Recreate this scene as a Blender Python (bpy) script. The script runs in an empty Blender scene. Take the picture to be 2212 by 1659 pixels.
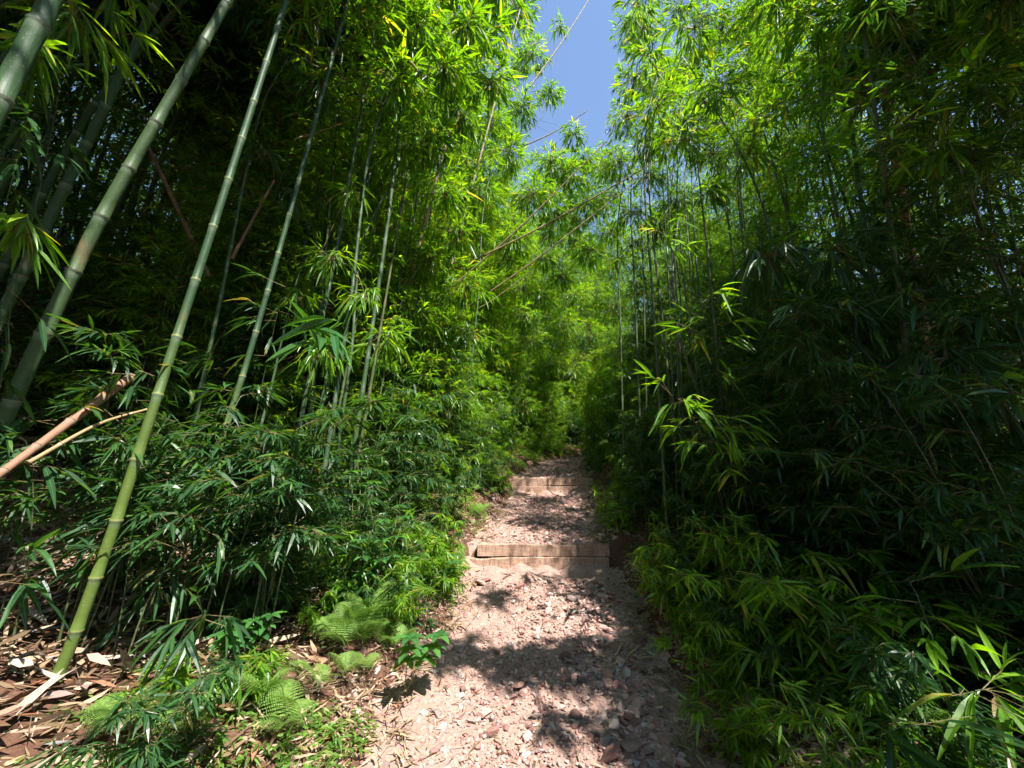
import bpy, math
import numpy as np
from mathutils import Vector, Matrix, Euler

rng = np.random.default_rng(11)
scene = bpy.context.scene
col = bpy.context.scene.collection
R = math.radians

# ------------------------------------------------------------------ camera model
PITCH = R(14.5)
FPX = 830.0                      # focal length in pixels of a 2212 wide picture
CAM = np.array([0.0, 0.0, 1.6])
def ray(px, py):
    u = (px - 1106.0) / FPX
    v = (829.5 - py) / FPX
    d = np.array([u, math.cos(PITCH) - v * math.sin(PITCH), math.sin(PITCH) + v * math.cos(PITCH)])
    return d
def at(px, py, Y):
    d = ray(px, py)
    return CAM + d * (Y / d[1])

# sun direction (towards the sun)
SUN = np.array([0.40, -0.50, 1.0]); SUN /= np.linalg.norm(SUN)

# ------------------------------------------------------------------ terrain functions
Y1, Y2 = 5.6, 9.5
def cx(y):
    y = np.asarray(y, float)
    t = np.clip(y - 14, 0, None)
    return .05 * np.sin(2.9 * y + 1) + .035 * np.sin(6.1 * y) + np.where(y < 0, .15, np.where(y < 14, .15 + .0085 * y * y, 1.816 + .238 * t + np.where(t < 6, .12 * t * t, 4.32 + 1.44 * (t - 6))))
def zp(y):
    y = np.asarray(y, float)
    z = np.interp(y, [-20, 0, 2.7, Y1 - 1e-4], [-.5, -.08, 0, .50])
    z = np.where(y >= Y1, np.interp(y, [Y1, Y2 - 1e-4], [.80, 1.38]), z)
    z = np.where(y >= Y2, np.interp(y, [Y2, 25, 80], [1.72, 3.7, 12]), z)
    return z
def hw(y):
    return .05 * np.sin(3.7 * np.asarray(y) + 2) + .04 * np.sin(8.3 * np.asarray(y)) + np.interp(y, [-5, 2.4, 4, Y1, 10, 18, 40], [1.2, 1.13, 1.08, .98, .9, .85, .8])
def nz(x, y, f, s=0):
    return (np.sin(x * f * 1.3 + y * f * .7 + s) + np.sin(x * f * -.8 + y * f * 1.7 + 2.1 + s * 2)
            + np.sin(x * f * 2.3 + y * f * 2.1 + 4.3 + s) * .6 + np.sin(x * f * 3.1 - y * f * 2.9 + s * 3) * .4) / 3
def soft(v, k=1.0):
    return np.log1p(np.exp(np.clip(v / k, -30, 30))) * k
def bank(x, y):
    dx = x - cx(y)
    eL = np.maximum(0, -dx - hw(y)); eR = np.maximum(0, dx - hw(y))
    z = .34 * (1 - np.exp(-eL / .28)) + .13 * eL + .72 * soft(eL - 4.2, .6) * 1.0
    z = np.where(eL > 0, -soft(-(z - 6.5), .8) + 6.5 + .05 * eL * 0, 0); z = np.where(eL > 0, z, 0)
    zr = .30 * (1 - np.exp(-eR / .22)) + .05 * eR - .10 * soft(eR - 7, 1)
    return z + np.where(eR > 0, zr, 0)
def gz(x, y):
    x = np.asarray(x, float); y = np.asarray(y, float)
    dx = np.abs(x - cx(y)); e = np.maximum(0, dx - hw(y))
    am = .02 + .08 * np.minimum(1, e / .6)
    hill = .12 * soft(y - 22, 1.5)
    hill = hill * np.clip((dx - .5) / 3, 0, 1)
    k = np.clip(e / .35, 0, 1); zs = sum(zp(y + o) for o in (-.5, -.3, -.1, .1, .3, .5)) / 6
    return zp(y) * (1 - k) + zs * k + bank(x, y) + am * nz(x, y, 2.1) + .012 * nz(x, y, 9, 1) + hill
def ground_hit(px, py):
    d = ray(px, py); t = .5
    while t < 60:
        p = CAM + d * t
        if p[2] < gz(p[0], p[1]): return p
        t += .01
    return CAM + d * 20

# ------------------------------------------------------------------ mesh builder
class MB:
    def __init__(s): s.V = []; s.F = []; s.n = 0; s.UV = []
    def add(s, V, F, mat=0, uv=None):
        V = np.asarray(V, np.float32).reshape(-1, 3); F = np.asarray(F, np.int64)
        s.V.append(V); s.F.append((F + s.n, mat)); s.n += len(V)
        s.UV.append(np.zeros((len(V), 2), np.float32) if uv is None else np.asarray(uv, np.float32).reshape(-1, 2))
    def mesh(s, name, mats, smooth=False, offset=None):
        V = np.concatenate(s.V)
        if offset is not None: V = V - np.asarray(offset, np.float32)
        me = bpy.data.meshes.new(name)
        me.vertices.add(len(V)); me.vertices.foreach_set('co', V.ravel().astype(np.float32))
        idx = []; tot = []; mi = []
        for F, m in s.F:
            idx.append(F.ravel()); tot.append(np.full(len(F), F.shape[1])); mi.append(np.full(len(F), m))
        idx = np.concatenate(idx).astype(np.int32); tot = np.concatenate(tot).astype(np.int32); mi = np.concatenate(mi).astype(np.int32)
        me.loops.add(len(idx)); me.loops.foreach_set('vertex_index', idx)
        me.polygons.add(len(tot))
        st = np.concatenate([[0], np.cumsum(tot)[:-1]]).astype(np.int32)
        me.polygons.foreach_set('loop_start', st); me.polygons.foreach_set('loop_total', tot)
        me.polygons.foreach_set('material_index', mi)
        me.polygons.foreach_set('use_smooth', np.full(len(tot), smooth, bool))
        uvl = me.uv_layers.new(name='UVMap')
        uvl.data.foreach_set('uv', np.concatenate(s.UV)[idx].ravel())
        for m in mats: me.materials.append(m)
        me.update(calc_edges=True)
        return me

def nrm(a): return a / np.maximum(1e-9, np.linalg.norm(a, axis=-1, keepdims=True))
UPV = np.array([0, 0, 1.0])

def leaves(mb, P, D, L, W, droop, up=None, mat=0, hero=False, prof=None):
    """lance-shaped leaves: base P, direction D, length L, width W, droop fraction"""
    n = len(P); D = nrm(D); L = np.broadcast_to(L, (n,)); W = np.broadcast_to(W, (n,)); droop = np.broadcast_to(droop, (n,))
    U = UPV + rng.normal(0, .35, (n, 3)) if up is None else up
    S = nrm(np.cross(D, U)); N = nrm(np.cross(S, D))
    def c(t): return P + D * (L * t)[:, None] - N * 0 - np.outer(droop * L * t * t, UPV)
    if hero:
        ts = [.10, .3, .58, .83]; ws = [.30, .5, .42, .22] if prof is None else prof; V = [c(0 * L)]
        for t, w in zip(ts, ws):
            C = c(t * np.ones(n)); o = S * (W * w)[:, None]; f = N * (W * w * .45)[:, None]
            V += [C - o + f, C, C + o + f]
        V.append(c(np.ones(n)))
        V = np.stack(V, 1); k = 14
        b = (np.arange(n) * k)[:, None]
        T = np.array([[0, 2, 1], [0, 3, 2], [10, 11, 13], [11, 12, 13]])
        Q = np.array([[1 + 3 * i, 2 + 3 * i, 5 + 3 * i, 4 + 3 * i] for i in range(3)] + [[2 + 3 * i, 3 + 3 * i, 6 + 3 * i, 5 + 3 * i] for i in range(3)])
        uv = np.zeros((n, k, 2)); uv[:, 0] = (.5, 0); uv[:, 13] = (.5, 1)
        for i, t in enumerate(ts):
            uv[:, 1 + 3 * i] = (0, t); uv[:, 2 + 3 * i] = (.5, t); uv[:, 3 + 3 * i] = (1, t)
        mb.add(V.reshape(-1, 3), (b[:, :, None] + T[None]).reshape(-1, 3), mat, uv.reshape(-1, 2)); mb.n -= n * k
        # quads share the same verts
        mb.F.append(((b[:, :, None] + Q[None]).reshape(-1, 4) + mb.n, mat)); mb.n += n * k
    else:
        w1, w2 = (.5, .34) if prof is None else prof
        C0 = c(0 * L); C1 = c(.30 * np.ones(n)); C2 = c(.68 * np.ones(n)); C3 = c(np.ones(n))
        o1 = S * (W * w1)[:, None]; o2 = S * (W * w2)[:, None]
        V = np.stack([C0, C1 - o1, C1 + o1, C2 - o2, C2 + o2, C3], 1)
        b = (np.arange(n) * 6)[:, None]
        T = np.array([[0, 2, 1], [3, 4, 5]]); Q = np.array([[1, 2, 4, 3]])
        uv = np.tile(np.array([[.5, 0], [0, .3], [1, .3], [0, .7], [1, .7], [.5, 1]]), (n, 1))
        mb.add(V.reshape(-1, 3), (b[:, :, None] + T[None]).reshape(-1, 3), mat, uv); mb.n -= n * 6
        mb.F.append(((b[:, :, None] + Q[None]).reshape(-1, 4) + mb.n, mat)); mb.n += n * 6

def twigs(mb, A, B, r0, r1, mat=0):
    A = np.asarray(A, float); B = np.asarray(B, float); n = len(A)
    if n == 0: return
    D = nrm(B - A); S = nrm(np.cross(D, UPV + rng.normal(0, .2, (n, 3)))); N = np.cross(S, D)
    V = []
    r0 = np.broadcast_to(r0, (n,)); r1 = np.broadcast_to(r1, (n,))
    for base, r in ((A, r0), (B, r1)):
        for k in range(3):
            a = k * 2 * math.pi / 3
            V.append(base + (S * math.cos(a) + N * math.sin(a)) * r[:, None])
    V = np.stack(V, 1); b = (np.arange(n) * 6)[:, None, None]
    Q = np.array([[0, 1, 4, 3], [1, 2, 5, 4], [2, 0, 3, 5]])[None]
    mb.add(V.reshape(-1, 3), (b + Q).reshape(-1, 4), mat)

def tube(mb, pts, rad, sides=8, mat=0, vv=None, cap=True):
    pts = np.asarray(pts, float); n = len(pts); rad = np.asarray(rad, float) * np.ones(n)
    T = nrm(np.gradient(pts, axis=0)); ref = np.array([1., .13, 0]) if abs(T[0][2]) > .6 else UPV
    S = nrm(np.cross(T, ref)); N = np.cross(S, T)
    a = np.arange(sides) * 2 * math.pi / sides
    V = pts[:, None] + (S[:, None] * np.cos(a)[None, :, None] + N[:, None] * np.sin(a)[None, :, None]) * rad[:, None, None]
    i = np.arange(n - 1)[:, None]; j = np.arange(sides)[None]; j2 = (j + 1) % sides
    Q = np.stack([i * sides + j, i * sides + j2, (i + 1) * sides + j2, (i + 1) * sides + j], -1).reshape(-1, 4)
    if vv is None: vv = np.arange(n)
    uv = np.stack([np.broadcast_to(a / 6.283, (n, sides)), np.broadcast_to(np.asarray(vv, float)[:, None], (n, sides))], -1)
    mb.add(V.reshape(-1, 3), Q, mat, uv.reshape(-1, 2))
    if cap:
        for e in (0, n - 1):
            ring = V[e]; c = pts[e] ; vs = np.concatenate([ring, c[None]])
            k = np.arange(sides); F = np.stack([k, (k + 1) % sides, np.full(sides, sides)], -1)
            if e == 0: F = F[:, ::-1]
            mb.add(vs, F, mat, np.full((sides + 1, 2), float(vv[e]) if vv is not None else 0))

def curve_pts(ctrl, step):
    """Catmull-Rom through control points, sampled about every step metres; returns pts"""
    P = np.asarray(ctrl, float)
    if len(P) == 2: P = np.array([P[0], (P[0] * 2 + P[1]) / 3, (P[0] + 2 * P[1]) / 3, P[1]])
    Q = np.vstack([2 * P[0] - P[1], P, 2 * P[-1] - P[-2]]); out = []
    for i in range(1, len(Q) - 2):
        t = np.linspace(0, 1, 24, endpoint=False)[:, None]
        a, b, c, d = Q[i - 1], Q[i], Q[i + 1], Q[i + 2]
        out.append(.5 * (2 * b + (c - a) * t + (2 * a - 5 * b + 4 * c - d) * t * t + (3 * b - a - 3 * c + d) * t ** 3))
    out = np.vstack(out + [P[-1:]])
    s = np.concatenate([[0], np.cumsum(np.linalg.norm(np.diff(out, axis=0), axis=1))])
    return out, s
def sample(out, s, q):
    return np.stack([np.interp(q, s, out[:, k]) for k in range(3)], -1)

def culm(mb, ctrl, r0, r1, inter=.32, sides=10, mat=0, detail=True):
    """jointed bamboo pole; returns node positions and radii"""
    out, s = curve_pts(ctrl, .1); Ltot = s[-1]
    nodes = [0.0]; k = 0
    while nodes[-1] < Ltot:
        f = min(1, .55 + k * .09); nodes.append(nodes[-1] + inter * f * (1 + rng.normal(0, .04))); k += 1
    nodes[-1] = Ltot
    q = []; rr = []; v = []
    for k in range(len(nodes) - 1):
        a, b = nodes[k], nodes[k + 1]; l = b - a
        if l < .03: continue
        R0 = lambda t: r0 + (r1 - r0) * (t / Ltot) ** 1.15
        ra = R0(a)
        if detail:
            for f, m in ((0, 1.17), (min(.2, .006 / l), 1.16), (min(.3, .014 / l), 1.0), (.3, .985), (.7, .985), (1 - min(.3, .02 / l), 1.0), (1 - min(.2, .008 / l), 1.05)):
                q.append(a + l * f); rr.append(R0(a + l * f) * m); v.append(k + f)
        else:
            for f, m in ((0, 1.15), (.06, 1.0), (.94, .98)):
                q.append(a + l * f); rr.append(R0(a + l * f) * m); v.append(k + f)
    q.append(Ltot); rr.append(r1); v.append(len(nodes) - 1.0)
    tube(mb, sample(out, s, np.array(q)), rr, sides, mat, v)
    nd = np.array(nodes[:-1])
    return sample(out, s, nd), r0 + (r1 - r0) * (nd / Ltot) ** 1.15, nd

def fan(mb, T, Dh, k=(5, 9), L=.14, W=.018, spread=1.0, hero=False, mat=0, down=.25, lv=.25):
    """fans of leaves at tips T growing along Dh"""
    T = np.asarray(T); Dh = nrm(np.asarray(Dh)); n = len(T)
    ks = rng.integers(k[0], k[1], n); idx = np.repeat(np.arange(n), ks)
    m = len(idx); D = Dh[idx].copy()
    az = rng.normal(0, .62 * spread, m); ca, sa = np.cos(az), np.sin(az)
    D = np.stack([D[:, 0] * ca - D[:, 1] * sa, D[:, 0] * sa + D[:, 1] * ca, D[:, 2]], -1)
    D[:, 2] += rng.normal(-down, .38 * spread, m)
    back = rng.random(m) ** 2 * L * .9
    Lr = L * np.clip(rng.normal(1, lv + .1, m), .35, 1.9)
    leaves(mb, T[idx] - Dh[idx] * back[:, None], D, Lr, W * (Lr / L) ** .7, rng.uniform(.05, .45, m), mat=mat, hero=hero)

def branches(mb, N, z0, z1, per=2, blen=1.0, L=.14, W=.018, subs=8, k=(5, 9), hero=False, el=.7, dirs=None, tw=.004, down=.25):
    """N: node positions (n,3); a bunch of branches at each node with twigs and leaf fans"""
    T = []; Dd = []; A = []; B = []; 
    for i, p in enumerate(N):
        f = i / max(1, len(N) - 1)
        for b in range(per):
            a = rng.uniform(0, 6.283) if dirs is None else dirs + rng.normal(0, .8)
            l = blen * (.45 + .75 * math.sin(math.pi * min(1, .15 + f * .85)) ** .8) * rng.uniform(.6, 1.2) * (1 - .35 * f)
            h = np.array([math.cos(a), math.sin(a), 0]); e = el * rng.uniform(.6, 1.4)
            m = max(3, int(subs * l / blen + .5)); q = np.linspace(0, 1, m + 1)
            bp = p + np.outer(q * l, h) * math.cos(e * .8) + np.outer(l * (q * math.sin(e) - q * q * .55), UPV)
            A.append(bp[:-1]); B.append(bp[1:])
            for j in range(1, m + 1):
                if q[j] < .22: continue
                for sd in ((-1, 1) if j < m else (0,)):
                    aa = a + sd * rng.uniform(.4, 1.2); ln = rng.uniform(.06, .3) * blen
                    d = np.array([math.cos(aa), math.sin(aa), rng.uniform(-.35, .45)])
                    t = bp[j] + d * ln; A.append(bp[j][None]); B.append(t[None]); T.append(t); Dd.append(d)
    A = np.vstack(A); B = np.vstack(B)
    twigs(mb, A, B, tw, tw * .6, 1)
    fan(mb, T, Dd, k=k, L=L, W=W, hero=hero, down=down)

# ------------------------------------------------------------------ materials
def mat_new(name):
    m = bpy.data.materials.new(name); m.use_nodes = True; nt = m.node_tree; nt.nodes.clear()
    out = nt.nodes.new('ShaderNodeOutputMaterial'); return m, nt, out
def ramp(nt, stops, fac=None, interp='LINEAR'):
    r = nt.nodes.new('ShaderNodeValToRGB'); r.color_ramp.interpolation = interp
    el = r.color_ramp.elements
    el[0].position = stops[0][0]; el[0].color = (*stops[0][1], 1); el[1].position = stops[-1][0]; el[1].color = (*stops[-1][1], 1)
    for p, c in stops[1:-1]:
        e = el.new(p); e.color = (*c, 1)
    if fac is not None: nt.links.new(fac, r.inputs[0])
    return r
def math_n(nt, op, a, b=None):
    n = nt.nodes.new('ShaderNodeMath'); n.operation = op
    for i, v in enumerate((a, b)):
        if v is None: continue
        if isinstance(v, (int, float)): n.inputs[i].default_value = v
        else: nt.links.new(v, n.inputs[i])
    return n.outputs[0]
def mixc(nt, fac, a, b, mode='MIX'):
    n = nt.nodes.new('ShaderNodeMix'); n.data_type = 'RGBA'; n.blend_type = mode
    for i, v in ((0, fac), (6, a), (7, b)):
        if isinstance(v, (int, float)): n.inputs[i].default_value = v
        elif isinstance(v, tuple): n.inputs[i].default_value = (*v, 1)
        else: nt.links.new(v, n.inputs[i])
    return n.outputs[2]
def noise(nt, scale, detail=4, rough=.6, vec=None, dist=0):
    n = nt.nodes.new('ShaderNodeTexNoise'); n.inputs['Scale'].default_value = scale; n.inputs['Detail'].default_value = detail
    n.inputs['Roughness'].default_value = rough; n.inputs['Distortion'].default_value = dist
    if vec is not None: nt.links.new(vec, n.inputs['Vector'])
    return n.outputs['Fac']
def coords(nt, which='Object'):
    return nt.nodes.new('ShaderNodeTexCoord').outputs[which]
def mapping(nt, vec, scale):
    m = nt.nodes.new('ShaderNodeMapping'); m.inputs['Scale'].default_value = scale; nt.links.new(vec, m.inputs[0]); return m.outputs[0]

def leaf_mat(name, stops, tmul=(3.2, 2.8, .5), tfac=.42, rough=.40, spec=.5):
    m, nt, out = mat_new(name)
    g = nt.nodes.new('ShaderNodeNewGeometry'); oi = nt.nodes.new('ShaderNodeObjectInfo')
    f = math_n(nt, 'FRACT', math_n(nt, 'ADD', g.outputs['Random Per Island'], oi.outputs['Random']))
    r = ramp(nt, stops, f)
    uv = nt.nodes.new('ShaderNodeUVMap'); sx = nt.nodes.new('ShaderNodeSeparateXYZ'); nt.links.new(uv.outputs[0], sx.inputs[0])
    rib = math_n(nt, 'LESS_THAN', math_n(nt, 'ABSOLUTE', math_n(nt, 'SUBTRACT', sx.outputs[0], .5)), .05)
    c = mixc(nt, math_n(nt, 'MULTIPLY', rib, .35), r.outputs[0], (.16, .25, .07))
    # mottling, browned tips
    tip = math_n(nt, 'GREATER_THAN', math_n(nt, 'ADD', sx.outputs[1], math_n(nt, 'MULTIPLY', f, .06)), 1.0)
    p = nt.nodes.new('ShaderNodeBsdfPrincipled'); nt.links.new(c, p.inputs['Base Color'])
    p.inputs['Roughness'].default_value = rough; p.inputs['Specular IOR Level'].default_value = spec
    t = nt.nodes.new('ShaderNodeBsdfTranslucent'); tc = mixc(nt, 1.0, c, tmul, 'MULTIPLY'); nt.links.new(tc, t.inputs[0])
    mx = nt.nodes.new('ShaderNodeMixShader'); mx.inputs[0].default_value = tfac
    nt.links.new(p.outputs[0], mx.inputs[1]); nt.links.new(t.outputs[0], mx.inputs[2]); nt.links.new(mx.outputs[0], out.inputs[0])
    return m
M = {}
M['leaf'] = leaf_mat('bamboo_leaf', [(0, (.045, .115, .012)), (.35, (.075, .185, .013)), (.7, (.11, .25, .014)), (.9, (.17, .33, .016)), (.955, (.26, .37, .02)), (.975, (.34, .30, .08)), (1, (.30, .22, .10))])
M['leaf_deep_shade'] = leaf_mat('bamboo_leaf_deep_shade', [(0, (.014, .05, .018)), (.5, (.022, .075, .024)), (.9, (.038, .115, .026)), (.97, (.09, .18, .03)), (1, (.25, .2, .09))], rough=.38, spec=.5, tfac=.33)  # deeper, cooler copy of leaf; shade of stand interiors put into its colour
M['broad'] = leaf_mat('broad_leaf', [(0, (.03, .10, .03)), (.6, (.045, .15, .04)), (1, (.07, .2, .04))], rough=.3, spec=.55, tfac=.3)
M['fern'] = leaf_mat('fern_leaf', [(0, (.12, .22, .05)), (.6, (.17, .30, .06)), (1, (.25, .36, .09))], rough=.5, spec=.25, tfac=.4, tmul=(1.5, 1.6, .8))
M['grass'] = leaf_mat('ground_leaf', [(0, (.05, .11, .02)), (.5, (.09, .20, .03)), (.85, (.15, .26, .05)), (.93, (.35, .30, .14)), (1, (.40, .32, .18))], rough=.45, spec=.3, tfac=.35)
M['sheath'] = leaf_mat('dry_sheath', [(0, (.22, .14, .10)), (.3, (.36, .25, .18)), (.6, (.50, .38, .30)), (.85, (.28, .27, .29)), (1, (.30, .13, .08))], tmul=(1, 1, 1), tfac=.1, rough=.6, spec=.25)
M['litter'] = leaf_mat('dry_leaf', [(0, (.13, .08, .05)), (.3, (.27, .18, .11)), (.6, (.38, .27, .17)), (.85, (.50, .38, .27)), (.93, (.28, .10, .05)), (1, (.12, .07, .05))], tmul=(1, 1, 1), tfac=.12, rough=.6, spec=.2)

def bamboo_mat(name, green, pale, scar, stain=0.25, rough=.52, foot=None):
    m, nt, out = mat_new(name)
    uv = nt.nodes.new('ShaderNodeUVMap'); sx = nt.nodes.new('ShaderNodeSeparateXYZ'); nt.links.new(uv.outputs[0], sx.inputs[0])
    fr = math_n(nt, 'FRACT', sx.outputs[1])
    oi = nt.nodes.new('ShaderNodeObjectInfo')
    co = coords(nt); n1 = noise(nt, 3.0, 5, .6, mapping(nt, co, (1, 1, .35)))
    n2 = noise(nt, 26, 4, .7, mapping(nt, co, (1, 1, .12)))
    gcol = mixc(nt, n2, tuple(g * .5 for g in green), tuple(min(1, g * 1.5) for g in green))
    gcol = mixc(nt, math_n(nt, 'MULTIPLY', oi.outputs['Random'], .45), gcol, tuple(v * f for v, f in zip(green, (1.9, 1.35, 1.2))))
    if foot:
        sz = nt.nodes.new('ShaderNodeSeparateXYZ'); nt.links.new(co, sz.inputs[0])
        fr_ = ramp(nt, [(0, (1, 1, 1)), (.5, (1, 1, 1)), (1, (0, 0, 0))], math_n(nt, 'MULTIPLY', sz.outputs[2], .45))
        gcol = mixc(nt, fr_.outputs[0], gcol, foot)
    # whitish bloom below each joint
    band = ramp(nt, [(0, (0, 0, 0)), (.86, (0, 0, 0)), (.955, (.6, .6, .6)), (1, (1, 1, 1))], fr)
    c = mixc(nt, band.outputs[0], gcol, pale)
    ln = ramp(nt, [(0, (1, 1, 1)), (.02, (1, 1, 1)), (.045, (0, 0, 0)), (1, (0, 0, 0))], fr)
    c = mixc(nt, math_n(nt, 'MULTIPLY', ln.outputs[0], .8), c, scar)
    st = ramp(nt, [(0, (0, 0, 0)), (.60, (0, 0, 0)), (.70, (1, 1, 1)), (1, (1, 1, 1))], n1)
    c = mixc(nt, math_n(nt, 'MULTIPLY', st.outputs[0], stain), c, (.22, .13, .07))
    spk = noise(nt, 90, 2, .5, co); sp = math_n(nt, 'GREATER_THAN', spk, .66)
    c = mixc(nt, math_n(nt, 'MULTIPLY', sp, .25), c, (.3, .3, .22))
    p = nt.nodes.new('ShaderNodeBsdfPrincipled'); nt.links.new(c, p.inputs['Base Color'])
    p.inputs['Roughness'].default_value = rough; p.inputs['Specular IOR Level'].default_value = .28
    b = nt.nodes.new('ShaderNodeBump'); b.inputs['Strength'].default_value = .35; b.inputs['Distance'].default_value = .01
    nt.links.new(n2, b.inputs['Height']); nt.links.new(b.outputs[0], p.inputs['Normal'])
    nt.links.new(p.outputs[0], out.inputs[0]); return m
M['culm'] = bamboo_mat('culm_green', (.036, .078, .032), (.17, .22, .15), (.05, .045, .03), .6)
M['culm_thin'] = bamboo_mat('culm_thin', (.06, .085, .035), (.15, .18, .11), (.10, .07, .04), .3)
M['culm_yellow'] = bamboo_mat('culm_yellow_green', (.028, .068, .03), (.12, .17, .10), (.2, .2, .07), .5, .52, foot=(.10, .15, .03))
M['culm_tan'] = bamboo_mat('culm_tan', (.24, .19, .10), (.45, .38, .24), (.12, .07, .04), .5, .55)
M['dead'] = bamboo_mat('culm_dead', (.22, .135, .09), (.27, .20, .15), (.09, .05, .03), .9, .7)
M['trunk'] = bamboo_mat('culm_rotten', (.24, .14, .08), (.30, .2, .13), (.06, .04, .03), .9, .8)
M['twig'] = bamboo_mat('twig', (.20, .20, .08), (.25, .24, .12), (.15, .1, .05), .3)

def earth_mat(name, dark, mid, light, sc=6.0, bump=.6):
    m, nt, out = mat_new(name); co = coords(nt)
    n1 = noise(nt, 1.3, 6, .65, co); n2 = noise(nt, sc * 4, 8, .7, co, .4)
    v = nt.nodes.new('ShaderNodeTexVoronoi'); v.inputs['Scale'].default_value = 45; nt.links.new(co, v.inputs['Vector'])
    r = ramp(nt, [(.25, dark), (.5, mid), (.75, light)], n2)
    c = mixc(nt, math_n(nt, 'MULTIPLY', n1, .7), r.outputs[0], mid)
    vr = ramp(nt, [(0, (.55, .55, .55)), (.5, (1, 1, 1)), (1, (1.0, .98, .95))], v.outputs['Distance'])
    vc = mixc(nt, .5, c, vr.outputs[0], 'MULTIPLY')
    p = nt.nodes.new('ShaderNodeBsdfPrincipled'); nt.links.new(vc, p.inputs['Base Color'])
    p.inputs['Roughness'].default_value = .92; p.inputs['Specular IOR Level'].default_value = .2
    h = math_n(nt, 'ADD', n2, math_n(nt, 'MULTIPLY', v.outputs['Distance'], .8))
    b = nt.nodes.new('ShaderNodeBump'); b.inputs['Strength'].default_value = bump; b.inputs['Distance'].default_value = .02
    nt.links.new(h, b.inputs['Height']); nt.links.new(b.outputs[0], p.inputs['Normal'])
    nt.links.new(p.outputs[0], out.inputs[0]); return m
M['ground'] = earth_mat('forest_soil', (.05, .025, .015), (.12, .06, .038), (.20, .12, .08))
M['path'] = earth_mat('red_gravel_soil', (.22, .13, .105), (.35, .225, .185), (.46, .33, .275))
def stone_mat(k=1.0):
    m, nt, out = mat_new('lava_stone'); co = coords(nt)
    g = nt.nodes.new('ShaderNodeNewGeometry'); oi = nt.nodes.new('ShaderNodeObjectInfo')
    f = math_n(nt, 'FRACT', math_n(nt, 'ADD', g.outputs['Random Per Island'], oi.outputs['Random']))
    r = ramp(nt, [(0, (.17, .095, .078)), (.25, (.28, .16, .13)), (.5, (.36, .22, .18)), (.72, (.44, .31, .25)), (.9, (.38, .33, .28)), (1, (.19, .145, .13))], f)
    n2 = noise(nt, 40, 6, .7, co)
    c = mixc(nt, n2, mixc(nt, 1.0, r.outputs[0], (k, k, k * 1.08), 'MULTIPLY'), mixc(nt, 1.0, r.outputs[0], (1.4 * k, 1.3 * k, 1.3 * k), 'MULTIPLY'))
    p = nt.nodes.new('ShaderNodeBsdfPrincipled'); nt.links.new(c, p.inputs['Base Color']); p.inputs['Roughness'].default_value = .85
    p.inputs['Specular IOR Level'].default_value = .25
    b = nt.nodes.new('ShaderNodeBump'); b.inputs['Strength'].default_value = .5; b.inputs['Distance'].default_value = .006
    nt.links.new(n2, b.inputs['Height']); nt.links.new(b.outputs[0], p.inputs['Normal']); nt.links.new(p.outputs[0], out.inputs[0]); return m
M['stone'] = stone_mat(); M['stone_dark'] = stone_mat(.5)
def board_mat():
    m, nt, out = mat_new('muddy_timber'); co = coords(nt)
    g = noise(nt, 9, 8, .7, mapping(nt, co, (.5, 1, 7)), .6); s = noise(nt, 12, 7, .75, mapping(nt, co, (2.5, 1, .6)), .5)
    r = ramp(nt, [(.25, (.24, .14, .10)), (.5, (.42, .27, .19)), (.72, (.58, .42, .33))], g)
    st = ramp(nt, [(0, (0, 0, 0)), (.45, (0, 0, 0)), (.62, (1, 1, 1)), (1, (1, 1, 1))], s)
    c = mixc(nt, math_n(nt, 'MULTIPLY', st.outputs[0], .8), r.outputs[0], (.17, .08, .05))
    p = nt.nodes.new('ShaderNodeBsdfPrincipled'); nt.links.new(c, p.inputs['Base Color']); p.inputs['Roughness'].default_value = .8
    b = nt.nodes.new('ShaderNodeBump'); b.inputs['Strength'].default_value = .5; b.inputs['Distance'].default_value = .006
    nt.links.new(g, b.inputs['Height']); nt.links.new(b.outputs[0], p.inputs['Normal']); nt.links.new(p.outputs[0], out.inputs[0]); return m
M['board'] = board_mat()

# ------------------------------------------------------------------ object helpers
def link(name, data, parent=None, loc=None):
    o = bpy.data.objects.new(name, data); col.objects.link(o)
    if parent is not None: o.parent = parent
    if loc is not None: o.location = Vector([float(v) for v in loc])
    return o
def tag(o, label=None, cat=None, group=None, kind=None):
    if label: o['label'] = label
    if cat: o['category'] = cat
    if group: o['group'] = group
    if kind: o['kind'] = kind
    return o
def copy_tree(o, parent=None):
    c = o.copy(); col.objects.link(c)
    if parent is not None: c.parent = parent
    for ch in KIDS.get(o.name, []): copy_tree(ch, c)
    return c
KIDS = {}
def root(name, loc, label, cat, group=None, parts=()):
    """parts: list of (name, mesh)"""
    o = link(name, None, None, loc); o.empty_display_size = .2
    tag(o, label, cat, group)
    for pn, me in parts: link(pn, me, o)
    return o

# ------------------------------------------------------------------ terrain meshes
def grid_mesh(name, X, Y, zf, mats):
    xx, yy = np.meshgrid(X, Y); zz = zf(xx, yy); nx, ny = len(X), len(Y)
    V = np.stack([xx, yy, zz], -1).reshape(-1, 3)
    i = np.arange(ny - 1)[:, None]; j = np.arange(nx - 1)[None]
    Q = np.stack([i * nx + j, i * nx + j + 1, (i + 1) * nx + j + 1, (i + 1) * nx + j], -1).reshape(-1, 4)
    b = MB(); b.add(V, Q); return b.mesh(name, mats, True)
def axis(parts):
    a = np.concatenate([np.arange(s, e, d) for s, e, d in parts]); return a
X = axis([(-90, -30, 6), (-30, -12, 1.2), (-12, -4, .3), (-4, 4.5, .07), (4.5, 10, .3), (10, 30, 1.5), (30, 91, 6)])
Yb = axis([(-40, -6, 3), (-6, 1.5, .4), (1.5, 11, .08), (11, 24, .2), (24, 50, 1.), (50, 111, 6)])
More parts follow.
